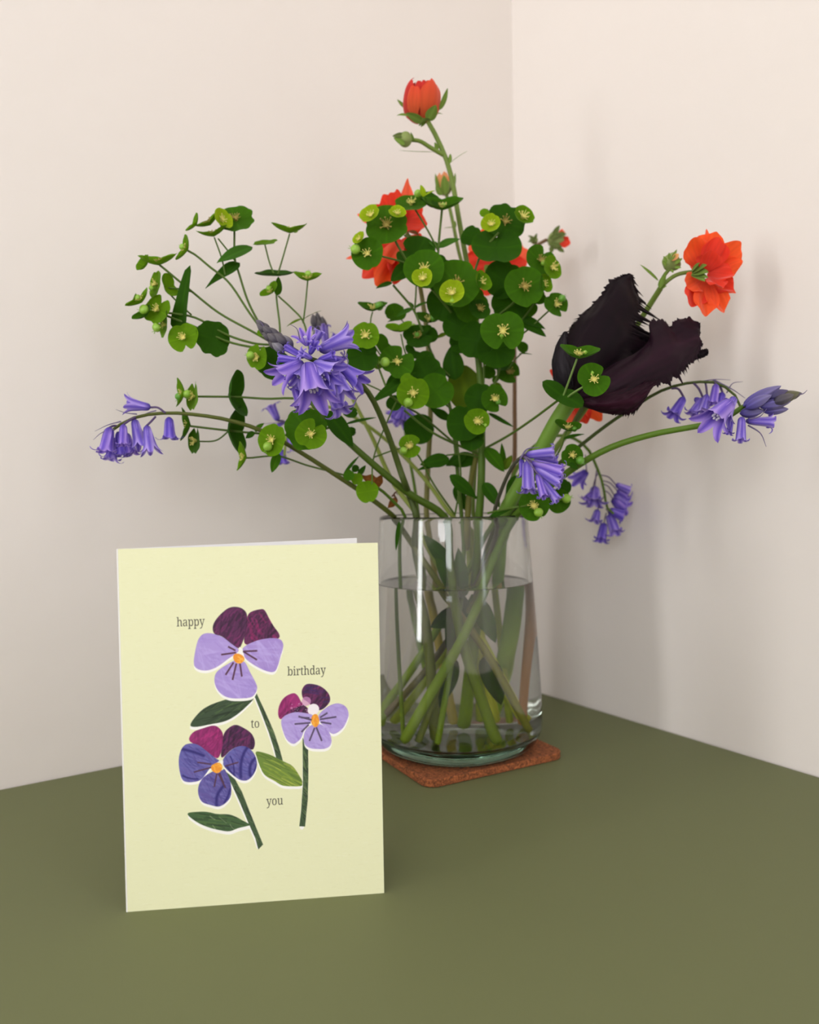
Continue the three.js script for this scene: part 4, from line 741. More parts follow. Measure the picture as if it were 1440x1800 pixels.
// ================================================================ bluebells
function bluebell(label, root, list, r0, r1, material) {
  const t = thing('bluebell', label, 'flower', root, 'bluebells in the vase');
  stem(t, 'stem', [root, ...list], r0, r1, material, 44); return t;
}
{ // the large head in front
  const t = bluebell('large violet bluebell head nearest the middle, grey bud tip pointing up left', inVase(-0.012, 0.02, 0.011),
    [inVase(-0.016, 0.016, 0.08), inVase(-0.025, 0.016, 0.13), [733, 912, 0.474], [708, 840, 0.462], [676, 748, 0.445], [646, 688, 0.432], [610, 655, 0.42], [572, 640, 0.411], [540, 628, 0.405], [500, 604, 0.402], [470, 580, 0.402]], 0.0031, 0.0011, BLUESTEMDARK);
  const D = 0.402;
  bell(t, [563, 616, D + 0.004], [627, 588, D + 0.002], 'open', { fat: 0.8, roll: 0.2, mat: BLUE });
  bell(t, [540, 606, D - 0.002], [534, 583, D - 0.009], 'star', { roll: 0.5, mat: BLUEPALE });
  bell(t, [534, 628, D - 0.004], [497, 607, D - 0.006], 'slim', { fat: 0.9, mat: BLUEDARK });
  bell(t, [528, 634, D - 0.005], [484, 629, D - 0.006], 'slim', { fat: 0.9, mat: BLUEDARK });
  bell(t, [531, 637, D - 0.004], [480, 668, D - 0.012], 'open', { fat: 0.9, roll: 0.1, mat: BLUEPALE });
  bell(t, [541, 640, D - 0.008], [558, 714, D - 0.018], 'open', { fat: 0.95, roll: 0.3, mat: BLUEPALE });
  bell(t, [551, 640, D - 0.006], [600, 660, D - 0.012], 'open', { fat: 0.95, roll: 0.9, mat: BLUE });
  bell(t, [597, 643, D + 0.002], [643, 676, D - 0.002], 'open', { fat: 0.9, mat: BLUEDARK });
  bell(t, [577, 680, D + 0.006], [607, 735, D + 0.002], 'bell', { fat: 0.9, mat: BLUE }); bell(t, [518, 680, D + 0.006], [533, 722, D + 0.002], 'slim', { fat: 1.1, mat: BLUEPALE });
  bell(t, [590, 655, D - 0.002], [611, 702, D - 0.006], 'open', { fat: 0.85, mat: BLUE }); bell(t, [570, 628, D + 0.012], [612, 640, D + 0.01], 'bell', { mat: BLUEDARK });
  bell(t, [552, 606, D + 0.008], [566, 575, D + 0.006], 'bell', { mat: BLUE }); bell(t, [548, 650, D + 0.008], [520, 700, D + 0.006], 'bell', { mat: BLUEDARK });
  bell(t, [560, 634, D - 0.002], [590, 622, D - 0.006], 'slim', { mat: BLUEDARK }); bell(t, [548, 630, D - 0.006], [524, 618, D - 0.012], 'bell', { fat: 0.9, mat: BLUE }); bell(t, [556, 640, D - 0.004], [580, 678, D - 0.016], 'open', { fat: 0.8, mat: BLUE }); bell(t, [545, 622, D - 0.002], [556, 600, D - 0.008], 'bell', { mat: BLUEDARK }); bell(t, [536, 640, D - 0.002], [520, 676, D - 0.01], 'open', { fat: 0.8, mat: BLUE });
  for (let k = 0; k < 17; k++) {      // the closed buds of the tip
    const f = k / 16, c = [508 - 44 * f, 618 - 40 * f], w = 20 * (1 - f * 0.75), a = k * 2.4;
    const ox = Math.cos(a) * w * 0.55, dz = Math.sin(a) * 0.0045 * (1 - f * 0.6), len = 34 - 12 * f;
    bud(t, [c[0] + ox * 0.7, c[1] - ox * 0.75, D - 0.002 - dz], [c[0] + ox * 0.55 - len * 0.72, c[1] - ox * 0.62 - len * 0.68, D - 0.003 - dz * 0.7], 1.25, k < 3 ? BUDBLUE : BUDGREY, 1);
  }
  whisker(t, [[470, 585, D - 0.004], [458, 566, D - 0.006], [452, 563, D - 0.006]]); whisker(t, [[527, 596, D - 0.004], [522, 578, D - 0.006], [510, 570, D - 0.008]]); whisker(t, [[600, 620, D], [612, 634, D - 0.004], [610, 644, D - 0.005]], 0.0006);
  whisker(t, [[640, 690, 0.43], [628, 700, 0.425], [620, 720, 0.425]], 0.0005);
}
{ // far left, drooping
  const t = bluebell('bluebell arching to the far left, its violet bells hanging lowest on that side', inVase(0.037, 0.012, 0.0135),
    [inVase(0.012, 0.018, 0.07), inVase(-0.032, 0.02, 0.14), [692, 908, 0.474], [640, 868, 0.464], [580, 828, 0.455], [520, 790, 0.445], [460, 757, 0.438], [400, 738, 0.434], [345, 729, 0.432], [290, 726, 0.431], [240, 733, 0.43], [205, 750, 0.43], [192, 760, 0.43]], 0.0024, 0.0008, stemMat('#50591c'));
  const D = 0.43;
  bell(t, [264, 716, D], [216, 709, D - 0.003], 'open', { fat: 0.85, from: [290, 725, D], mat: BLUE });
  bell(t, [297, 734, D], [299, 781, D], 'bell', { mat: BLUEDARK, roll: 0.2 });
  bell(t, [258, 749, D - 0.004], [267, 802, D - 0.005], 'open', { fat: 0.75, from: [273, 733, D], arch: 0, mat: BLUE });
  bell(t, [217, 747, D - 0.006], [217, 787, D - 0.008], 'slim', { fat: 1.1, from: [240, 733, D], arch: 0.05, mat: BLUEPALE });
  bell(t, [236, 738, D], [250, 793, D - 0.002], 'open', { fat: 0.7, mat: BLUE }); bell(t, [193, 752, D - 0.002], [184, 806, D - 0.004], 'bell', { fat: 1.0, mat: BLUEPALE, from: [207, 749, D] });
  bell(t, [205, 770, D + 0.005], [191, 818, D + 0.002], 'bell', { fat: 0.9, mat: BLUE }); bell(t, [222, 762, D + 0.006], [234, 808, D + 0.005], 'bell', { fat: 0.9, mat: BLUEPALE }); bell(t, [208, 760, D + 0.004], [215, 812, D + 0.003], 'bell', { fat: 0.8, mat: BLUEDARK });
  whisker(t, [[212, 741, D - 0.002], [190, 747, D - 0.003], [167, 758, D - 0.004]]); whisker(t, [[200, 755, D - 0.003], [180, 760, D - 0.004], [164, 773, D - 0.005]]); whisker(t, [[240, 728, D - 0.002], [222, 726, D - 0.003], [204, 720, D - 0.004]]); whisker(t, [[274, 722, D], [262, 725, D], [250, 730, D]]);
}
{ // behind the large head
  const t = bluebell('pale grey bluebell tip half hidden behind the large violet head', inVase(0.03, -0.02, 0.012),
    [inVase(0.008, -0.012, 0.08), inVase(-0.022, -0.006, 0.14), [737, 912, 0.504], [692, 850, 0.508], [655, 770, 0.512], [622, 705, 0.514], [590, 640, 0.515], [568, 590, 0.515]], 0.0024, 0.001, PALESTEM);
  const D = 0.515;
  bell(t, [574, 612, D], [568, 568, D], 'slim', { mat: BLUE }); bell(t, [580, 612, D], [592, 585, D], 'slim', { mat: BLUEDARK });
  for (let k = 0; k < 8; k++) { const f = k / 7; bud(t, [566 - 4 * f + (k % 3 - 1) * 7, 600 - 26 * f, D + (k % 2) * 0.003], [561 - 4 * f + (k % 3 - 1) * 8, 574 - 26 * f, D], 1.2, k < 2 ? BUDBLUE : BUDGREY, 1); }
}
{ // low left, behind the euphorbia discs
  const t = bluebell('small out of focus bluebell low on the left wall side, one bell turned upwards', inVase(0.018, -0.026, 0.012),
    [inVase(0.012, -0.02, 0.08), inVase(0.012, -0.014, 0.14), [800, 912, 0.512], [752, 848, 0.516], [698, 790, 0.52], [640, 744, 0.522], [585, 716, 0.523], [535, 722, 0.522], [508, 750, 0.52], [500, 800, 0.518]], 0.0022, 0.0008, PALESTEM);
  const D = 0.52;
  bell(t, [489, 739, D], [472, 706, D - 0.002], 'bell', { fat: 1.1, roll: 0.3, mat: BLUE, from: [508, 748, D] }); bell(t, [506, 768, D], [521, 796, D], 'bell', { mat: BLUE }); bell(t, [494, 790, D], [500, 822, D], 'bell', { mat: BLUEDARK, fat: 1.1 });
  bell(t, [486, 776, D], [472, 806, D], 'bell', { mat: BLUEPALE }); bell(t, [500, 742, D + 0.003], [482, 752, D], 'slim', { mat: BLUEDARK }); whisker(t, [[505, 742, D], [478, 744, D], [462, 745, D]]);
}
{ // behind the stems
  const t = bluebell('blurred purple bluebell at the back between the green stems', inVase(-0.006, -0.03, 0.012),
    [inVase(-0.016, -0.026, 0.08), inVase(-0.022, -0.02, 0.14), [736, 912, 0.522], [728, 850, 0.532], [715, 780, 0.542], [710, 735, 0.55], [708, 715, 0.55]], 0.0018, 0.0008, BLUESTEM);
  const D = 0.55;
  bell(t, [712, 716, D], [694, 752, D], 'open', { mat: BLUE }); bell(t, [704, 714, D], [684, 734, D], 'open', { mat: BLUEDARK }); bell(t, [710, 714, D], [728, 744, D], 'open', { mat: BLUE }); bell(t, [709, 716, D], [703, 748, D - 0.004], 'bell', { mat: BLUEDARK });
}
{ // right of the rim
  const t = bluebell('compact violet bluebell head drooping over the right of the vase rim', inVase(-0.036, -0.012, 0.013),
    [inVase(-0.004, 0.004, 0.07), inVase(0.026, 0.018, 0.14), [868, 908, 0.474], [884, 855, 0.456], [906, 813, 0.438], [921, 801, 0.431]], 0.0019, 0.001, stemMat('#4a4a3c'));
  const D = 0.428;
  bell(t, [926, 800, D], [980, 794, D - 0.004], 'slim', { fat: 0.95, mat: BLUE, from: [921, 800, D] }); bell(t, [935, 814, D - 0.002], [996, 832, D - 0.008], 'slim', { fat: 0.95, mat: BLUEPALE, from: [922, 802, D] });
  bell(t, [940, 824, D - 0.004], [991, 852, D - 0.01], 'slim', { fat: 0.9, mat: BLUE, from: [923, 803, D] }); bell(t, [950, 840, D - 0.005], [984, 885, D - 0.009], 'slim', { fat: 0.8, mat: BLUE, from: [923, 803, D - 0.002], arch: 0.05 });
  bell(t, [945, 834, D - 0.007], [958, 879, D - 0.012], 'slim', { fat: 0.85, mat: BLUEPALE, from: [922, 804, D - 0.002], arch: 0.05 }); bell(t, [927, 812, D - 0.004], [930, 870, D - 0.009], 'slim', { fat: 1.05, mat: BLUE, from: [921, 803, D] });
  bell(t, [917, 808, D + 0.004], [920, 842, D + 0.002], 'slim', { mat: BLUEDARK }); bell(t, [940, 806, D + 0.008], [985, 812, D + 0.006], 'slim', { mat: BLUEDARK });
  whisker(t, [[915, 806, D - 0.002], [926, 790, D - 0.002], [948, 786, D - 0.001]], 0.0006); whisker(t, [[924, 804, D - 0.008], [945, 812, D - 0.011], [975, 815, D - 0.012]], 0.0004); whisker(t, [[925, 806, D - 0.009], [940, 826, D - 0.013], [955, 842, D - 0.014]], 0.0004);
}
{ // hanging by the right wall
  const t = bluebell('bluebell hanging straight down close to the right wall, its bells out of focus', inVase(-0.036, -0.012, 0.014),
    [inVase(-0.006, -0.006, 0.08), inVase(0.024, -0.002, 0.14), [880, 905, 0.505], [905, 830, 0.522], [945, 780, 0.535], [990, 765, 0.542], [1030, 785, 0.545], [1049, 821, 0.545], [1058, 845, 0.545], [1064, 875, 0.545], [1066, 902, 0.545]], 0.0022, 0.0008, BLUESTEM);
  const D = 0.545;
  for (const [b, m, k, fr, mt] of [[[1031, 829], [1013, 846], 'open', [1029, 800], BLUEDARK], [[1046, 856], [1044, 892], 'bell', [1050, 822], BLUE], [[1041, 866], [1025, 884], 'bell', [1052, 830], BLUEPALE], [[1083, 852], [1110, 863], 'slim', [1057, 835], BLUE], [[1080, 870], [1107, 886], 'bell', [1060, 850], BLUE], [[1078, 878], [1098, 895], 'bell', [1062, 862], BLUEPALE], [[1071, 897], [1103, 910], 'bell', [1065, 885], BLUEDARK], [[1051, 896], [1045, 922], 'bell', [1063, 872], BLUE], [[1071, 905], [1084, 941], 'slim', [1066, 895], BLUE], [[1062, 920], [1056, 954], 'slim', [1066, 902], BLUEDARK], [[1085, 862], [1106, 874], 'bell', [1060, 845], BLUEPALE]])
    bell(t, [...b, D + rnd(-0.006, 0.004)], [...m, D + rnd(-0.008, 0.004)], k, { from: [...fr, D], mat: mt, pr: 1, fat: 1.3 });
}
{ // upper of the two on the right
  const t = bluebell('thinner dark stemmed bluebell arching right under the black tulip, bells drooping behind the bud spike', inVase(-0.022, 0.026, 0.012),
    [inVase(0.002, 0.016, 0.08), inVase(0.031, 0.014, 0.14), [900, 908, 0.482], [945, 850, 0.478], [1005, 796, 0.474], [1070, 745, 0.468], [1120, 712, 0.462], [1160, 688, 0.456], [1200, 675, 0.452], [1236, 671, 0.449], [1262, 674, 0.447], [1290, 692, 0.446], [1302, 715, 0.446]], 0.0021, 0.0007, BLUESTEMDARK);
  const D = 0.45;
  bell(t, [1202, 699, D], [1178, 740, D - 0.003], 'bell', { fat: 0.9, from: [1182, 683, D], arch: 0.3, mat: BLUEDARK }); bell(t, [1236, 700, D], [1212, 736, D], 'bell', { fat: 0.9, from: [1220, 674, D], mat: BLUE });
  bell(t, [1243, 694, D - 0.003], [1232, 735, D - 0.004], 'bell', { fat: 0.9, from: [1240, 672, D], mat: BLUE }); bell(t, [1259, 676, D - 0.004], [1253, 714, D - 0.006], 'slim', { fat: 1.1, from: [1250, 671, D], mat: BLUEPALE }); bell(t, [1270, 690, D], [1262, 730, D], 'bell', { from: [1262, 673, D], mat: BLUEDARK });
  bell(t, [1222, 700, D + 0.004], [1250, 724, D + 0.003], 'bell', { mat: BLUE });
  whisker(t, [[1230, 671, D], [1256, 667, D], [1284, 668, D]]); whisker(t, [[1278, 690, D], [1288, 674, D], [1306, 671, D]]); whisker(t, [[1255, 668, D], [1290, 686, D], [1310, 700, D]], 0.0006);
}
{ // lower of the two on the right
  const t = bluebell('thick green stemmed bluebell reaching furthest right, ending in a closed bud spike', inVase(-0.03, 0.027, 0.0135),
    [inVase(0.004, 0.03, 0.08), inVase(0.031, 0.024, 0.14), [905, 908, 0.474], [950, 868, 0.462], [1010, 822, 0.446], [1075, 786, 0.432], [1150, 763, 0.42], [1210, 752, 0.412], [1250, 744, 0.408], [1290, 727, 0.405], [1318, 708, 0.404], [1350, 698, 0.404]], 0.0032, 0.0013, BLUESTEM);
  const D = 0.402;
  bell(t, [1284, 706, D - 0.004], [1243, 750, D - 0.012], 'open', { fat: 0.9, roll: 0.3, mat: BLUEPALE }); bell(t, [1291, 699, D - 0.002], [1268, 743, D - 0.006], 'open', { fat: 0.75, mat: BLUE });
  bell(t, [1304, 734, D - 0.006], [1302, 780, D - 0.008], 'slim', { fat: 1.0, mat: BLUE, roll: 0.1 }); bell(t, [1286, 741, D + 0.002], [1280, 764, D], 'slim', { fat: 1.2, mat: BLUEDARK }); bell(t, [1313, 740, D - 0.002], [1370, 742, D - 0.004], 'bell', { fat: 0.75, mat: BLUE });
  bud(t, [1306, 714, D - 0.004], [1374, 678, D - 0.004], 0.75, BUDBLUE, 0); bud(t, [1311, 718, D - 0.007], [1357, 694, D - 0.009], 1.0, BUDBLUE, 0); bud(t, [1350, 702, D - 0.004], [1386, 686, D - 0.005], 1.3, BUDGREY, 0);
  bud(t, [1334, 715, D - 0.006], [1391, 706, D - 0.006], 0.75, BUDBLUE, 0); bud(t, [1340, 722, D - 0.003], [1387, 719, D - 0.003], 0.9, BUDBLUE, 0); bud(t, [1370, 702, D - 0.005], [1406, 690, D - 0.006], 1.25, BUDGREEN, 1); bud(t, [1360, 708, D - 0.008], [1396, 694, D - 0.008], 1.2, BUDGREY, 1);
  bud(t, [1300, 727, D - 0.002], [1344, 722, D - 0.004], 1.1, BUDBLUE, 0); bud(t, [1330, 700, D + 0.003], [1368, 684, D + 0.004], 1.3, BUDBLUE, 1); bud(t, [1382, 698, D - 0.003], [1410, 691, D - 0.003], 1.2, BUDGREY, 1);
  whisker(t, [[1316, 748, D - 0.002], [1337, 762, D - 0.003], [1347, 785, D - 0.004]], 0.0005); whisker(t, [[1398, 694, D - 0.004], [1412, 692, D - 0.004], [1419, 686, D - 0.004]], 0.0005); whisker(t, [[1320, 736, D - 0.006], [1336, 732, D - 0.008], [1348, 719, D - 0.01]], 0.0005);
}

// ================================================================ orange geums
const ORANGE = petalMat({ color: sRGB('#f4520f'), transmission: 0.36, roughness: 0.9 }), SCARLET = petalMat({ color: sRGB('#e5320f'), transmission: 0.36, roughness: 0.9 }), CORAL = petalMat({ color: sRGB('#f4603c'), transmission: 0.36, roughness: 0.9 }), PEACH = petalMat({ color: sRGB('#f0b070'), transmission: 0.3 });
const CALYX = leafMat('#6f8a3e', { transmission: 0.1, clearcoat: 0 }), CALYXDARK = leafMat('#5c6a3a', { transmission: 0.1, clearcoat: 0 });
const petalTint = (u, v) => { const k = 0.82 + 0.3 * v + 0.06 * Math.sin(u * 40); return [k, k * (0.8 + 0.3 * v), k]; };
const roundProf = (v) => Math.pow(Math.max(0, Math.sin(Math.PI * Math.pow(0.06 + 0.92 * v, 1.25))), 0.55);
function petal(t, material, b, tip, wpx, nx, ny, o = {}) { return leaf(t, material, b, tip, wpx, nx, ny, { name: 'petal', tint: petalTint, prof: roundProf, ruffle: 0.07, freq: 6, fan: true, tipWave: 0.05, nu: 16, nv: 14, fold: 0.1, ...o }); }
const sepal = (t, b, tip, wpx, nx, ny, o = {}) => leaf(t, o.m ?? CALYX, b, tip, wpx, nx, ny, { name: 'sepal', nu: 4, nv: 8, ...o });
function shellPetals(t, centre, rx, ry, d, tilt, list) {   // petals wrapped round an egg: [turn, spread, inset, height, material]
  const C = P(...centre, d), R = metres(rx, d), H = metres(ry, d), up = UP.clone().applyAxisAngle(FORWARD, tilt), side = new THREE.Vector3().crossVectors(up, FORWARD).negate(), out = FORWARD.clone().negate();
  for (const [turn, spread, inset, height, material] of list) {
    const ph = rnd(0, 6), p = grid(14, 16, (u, v) => {
      const k = u * 2 - 1, a = turn + k * spread * (0.35 + 0.65 * Math.sin(Math.PI * Math.min(1, 0.12 + v * 0.72))), top = height * (1 - 0.42 * k * k + 0.05 * Math.sin(k * 7 + ph) + 0.03 * Math.sin(k * 17 + ph));
      const y = -1 + (1 + top) * v, r = Math.pow(Math.max(0.02, 1 - Math.pow(Math.abs(y * (y < 0 ? 1 : 0.82)), 2.3)), 0.5) * (inset + 0.05 * Math.sin(k * 5 + ph) * v);
      return C.clone().addScaledVector(up, y * H).addScaledVector(side, Math.sin(a) * r * R).addScaledVector(out, Math.cos(a) * r * R);
    }, (u, v) => { const s = 0.85 + 0.2 * v + 0.05 * Math.sin(u * 60); return [s, s * (0.75 + 0.5 * (1 - v)), s * 0.9]; });
    worldPart(t, 'petal', p, material, C.clone().addScaledVector(up, -H));
  }
}
function budCup(t, base, tip, fat, o = {}) { return bud(t, base, tip, fat, o.m ?? BUDCUP, 0, o.name ?? 'flower_bud'); }
const BUDCUP = new THREE.MeshPhysicalMaterial({ color: sRGB('#8a9a58'), roughness: 0.8 });
function geum(label, root, list, r0, r1, material) { const t = thing('geum', label, 'flower', root, 'orange geums in the vase'); stem(t, 'stem', [root, ...list], r0, r1, material, 44); return t; }
{ // tallest
  const t = geum('tallest orange geum with a closed rose-like red bud at the very top', inVase(0.012, -0.03, 0.012),
    [inVase(0.012, -0.02, 0.08), inVase(0.01, -0.008, 0.14), [822, 905, 0.508], [838, 760, 0.504], [842, 620, 0.5], [832, 520, 0.497], [822, 468, 0.496], [808, 392, 0.494], [797, 328, 0.492], [788, 290, 0.491], [778, 264, 0.49], [765, 236, 0.489], [752, 213, 0.489]], 0.0022, 0.0015, GEUMSTEM);
  const D = 0.488, red = petalMat({ color: sRGB('#c92a1e'), transmission: 0.15 }), warm = petalMat({ color: sRGB('#dd5128'), transmission: 0.15 });
  shellPetals(t, [740, 180], 33, 36, D, 0.12, [[Math.PI, 1.6, 0.8, 0.97, red], [2.2, 1.2, 0.92, 0.95, red], [-2.2, 1.2, 0.92, 1.02, red], [-0.5, 0.9, 0.6, 0.8, red], [0.3, 0.8, 0.72, 0.86, red], [-0.1, 0.55, 0.86, 0.7, red], [-1.2, 0.85, 0.97, 1.0, red], [-0.45, 0.5, 0.99, 0.34, warm], [0.85, 0.95, 1.02, 0.98, warm]]);
  sepal(t, [772, 194, D], [786, 154, D - 0.004], 10, 0.6, 0, { bend: 0.15 }); sepal(t, [722, 206, D - 0.01], [697, 206, D - 0.014], 12, 0, 0.7, { bend: 0.2 }); sepal(t, [712, 190, D + 0.004], [698, 175, D + 0.004], 6, -0.4, 0.5); sepal(t, [766, 200, D], [779, 201, D], 6, 0, 0.7);
  sepal(t, [752, 213, D - 0.012], [767, 184, D - 0.02], 20, 0.3, -0.1, { fold: -0.1, bend: 0.05 }); sepal(t, [748, 214, D - 0.012], [740, 224, D - 0.014], 6, 0, 0.2); sepal(t, [745, 215, D - 0.008], [715, 199, D - 0.02], 14, -0.2, -0.3, { bend: -0.12 }); sepal(t, [745, 215, D - 0.008], [742, 206, D - 0.022], 22, 0, -0.4);
  stem(t, 'side_stalk', [[779, 272, 0.49], [758, 260, 0.488], [738, 248, 0.486], [723, 246, 0.485]], 0.0014, 0.0012, GEUMSTEM, 14);
  const bd = budCup(t, [725, 246, 0.485], [696, 244, 0.484], 2.3); sepal(t, [712, 238, 0.481], [690, 240, 0.482], 10, 0, 0.2, { m: CALYXDARK }); sepal(t, [712, 254, 0.481], [692, 242, 0.482], 9, 0, -0.2, { m: CALYX }); sepal(t, [728, 247, 0.484], [722, 232, 0.483], 4, -0.4, 0.3);
  sepal(t, [764, 267, 0.49], [702, 263, 0.487], 4, 0, 0.8, { bend: -0.05 }); sepal(t, [770, 264, 0.489], [764, 250, 0.487], 7, -0.2, 0.2); sepal(t, [790, 288, 0.491], [823, 267, 0.488], 4, 0, 0.8, { bend: 0.1 }); sepal(t, [790, 288, 0.49], [792, 270, 0.489], 7, 0.2, 0.2);
}
{ // half-open bud behind it
  const t = geum('geum with a half open peach and green bud, just behind the tall stem', inVase(0.024, -0.022, 0.012),
    [inVase(0.02, -0.02, 0.08), inVase(0.016, -0.018, 0.14), [832, 905, 0.52], [840, 740, 0.526], [838, 600, 0.528], [822, 500, 0.53], [806, 440, 0.53], [796, 390, 0.53], [785, 342, 0.53]], 0.0015, 0.0012, GEUMSTEM);
  const D = 0.53; budCup(t, [783, 344, D], [779, 306, D], 1.95);
  shellPetals(t, [779, 322], 14, 18, D - 0.001, 0.05, [[0.2, 0.8, 0.9, 0.95, PEACH], [-0.9, 0.8, 0.9, 0.85, PEACH], [1.4, 0.8, 0.9, 0.9, CORAL]]);
  sepal(t, [782, 342, D - 0.008], [780, 308, D - 0.009], 15, 0.3, 0); sepal(t, [772, 338, D - 0.004], [766, 305, D - 0.004], 7, -0.5, 0); sepal(t, [794, 338, D - 0.004], [800, 304, D], 7, 0.5, 0); sepal(t, [778, 343, D - 0.008], [766, 326, D - 0.01], 12, -0.4, 0);
  sepal(t, [798, 400, D], [780, 402, D], 4, 0, 0.8); sepal(t, [799, 402, D], [800, 388, D], 6, 0.2, 0.2);
}
{ // two blooms on the left of centre
  const t = geum('scarlet double geum bloom behind the upper left euphorbia discs', inVase(0.0, -0.024, 0.012),
    [inVase(-0.008, -0.022, 0.08), inVase(-0.016, -0.02, 0.14), [750, 912, 0.522], [752, 830, 0.524], [757, 725, 0.522], [752, 600, 0.516], [738, 500, 0.51], [722, 430, 0.505], [714, 405, 0.503]], 0.0022, 0.0014, stemMat('#7d7a42'));
  const D = 0.5;
  petal(t, SCARLET, [706, 402, D], [694, 334, D - 0.006], 34, -0.3, 0.2, { ruffle: 0.14 }); petal(t, SCARLET, [702, 404, D], [655, 366, D - 0.004], 34, -0.4, 0.3, { ruffle: 0.12 }); petal(t, CORAL, [712, 398, D + 0.003], [715, 320, D], 24, 0.3, 0.1, { ruffle: 0.16 });
  petal(t, SCARLET, [712, 402, D + 0.002], [734, 350, D], 36, 0.3, 0.2); petal(t, SCARLET, [708, 392, D], [750, 396, D - 0.002], 46, 0.2, 0.2, { ruffle: 0.04 }); petal(t, CORAL, [700, 402, D], [630, 382, D], 22, -0.4, 0.2); petal(t, SCARLET, [705, 400, D + 0.004], [672, 348, D + 0.004], 38, 0, 0.2);
  petal(t, SCARLET, [708, 424, D], [640, 492, D - 0.006], 56, -0.2, -0.1, { ruffle: 0.12 }); petal(t, ORANGE, [706, 426, D - 0.004], [664, 506, D - 0.01], 50, 0, 0.1, { ruffle: 0.12 }); petal(t, SCARLET, [710, 428, D - 0.004], [694, 500, D - 0.01], 46, 0.2, 0.1, { ruffle: 0.1 });
  petal(t, SCARLET, [704, 424, D], [740, 428, D - 0.008], 44, 0.2, 0.3, { ruffle: 0.1 }); petal(t, CORAL, [700, 430, D], [614, 459, D], 24, -0.3, 0.3); petal(t, SCARLET, [708, 430, D - 0.006], [726, 478, D - 0.012], 40, 0.3, 0); petal(t, ORANGE, [704, 426, D - 0.008], [676, 462, D - 0.018], 44, -0.1, 0.2, { ruffle: 0.14 });
  sepal(t, [714, 408, D - 0.004], [736, 420, D - 0.008], 14, 0.2, 0.6, { m: leafMat('#6a4a24'), bend: 0.4 }); sepal(t, [712, 412, D - 0.004], [722, 424, D - 0.008], 12, 0, 0.5, { m: CALYXDARK, bend: 0.2 });
}
{ // at the back, with the brown stem
  const t = geum('blurred coral geum at the back on a straight brown stem with fringed buds', inVase(0.03, -0.012, 0.013),
    [inVase(0.032, -0.022, 0.08), inVase(0.03, -0.026, 0.14), [886, 905, 0.526], [903, 830, 0.545], [905, 700, 0.556], [905, 600, 0.562], [910, 510, 0.566], [922, 465, 0.568], [940, 434, 0.57], [960, 422, 0.57]], 0.0019, 0.0013, GEUMBROWN);
  const D = 0.57;
  petal(t, CORAL, [868, 462, D], [828, 422, D], 44, -0.2, 0.2); petal(t, SCARLET, [866, 468, D], [812, 466, D - 0.004], 50, -0.2, 0); petal(t, ORANGE, [870, 458, D], [846, 402, D], 30, 0, 0.3); petal(t, SCARLET, [866, 472, D - 0.004], [854, 520, D - 0.006], 46, 0, -0.1);
  petal(t, CORAL, [880, 470, D], [922, 432, D], 52, 0.2, 0.2); petal(t, SCARLET, [880, 474, D - 0.002], [924, 462, D - 0.004], 44, 0.2, 0); petal(t, CORAL, [876, 466, D], [898, 420, D], 44, 0.1, 0.2); petal(t, SCARLET, [864, 470, D - 0.003], [828, 496, D - 0.006], 40, -0.2, -0.1);
  sepal(t, [868, 486, D - 0.012], [852, 466, D - 0.014], 22, 0, 0.1); sepal(t, [872, 488, D - 0.012], [886, 468, D - 0.014], 20, 0, 0.1); stem(t, 'side_stalk', [[906, 540, 0.564], [890, 510, 0.566], [870, 484, D - 0.008]], 0.001, 0.001, GEUMBROWN, 12);
  budCup(t, [962, 424, D], [998, 420, D], 2.1); petal(t, SCARLET, [984, 422, D - 0.004], [1001, 430, D - 0.004], 24, 0.3, 0); petal(t, CORAL, [984, 416, D - 0.004], [990, 404, D - 0.004], 12, 0.3, 0.2);
  for (const [a, b] of [[[972, 414], [984, 396]], [[982, 412], [996, 412]], [[970, 434], [968, 446]], [[980, 436], [992, 444]], [[966, 420], [986, 412]], [[966, 428], [988, 434]]]) sepal(t, [...a, D - 0.007], [...b, D - 0.008], 9, 0.1, 0.1, { m: CALYXDARK });
  budCup(t, [946, 424, D], [931, 420, D], 2.2); for (const b of [[928, 414], [928, 426], [944, 410]]) sepal(t, [940, 421, D - 0.004], [...b, D - 0.004], 5, 0, 0.2, { m: CALYXDARK });
}
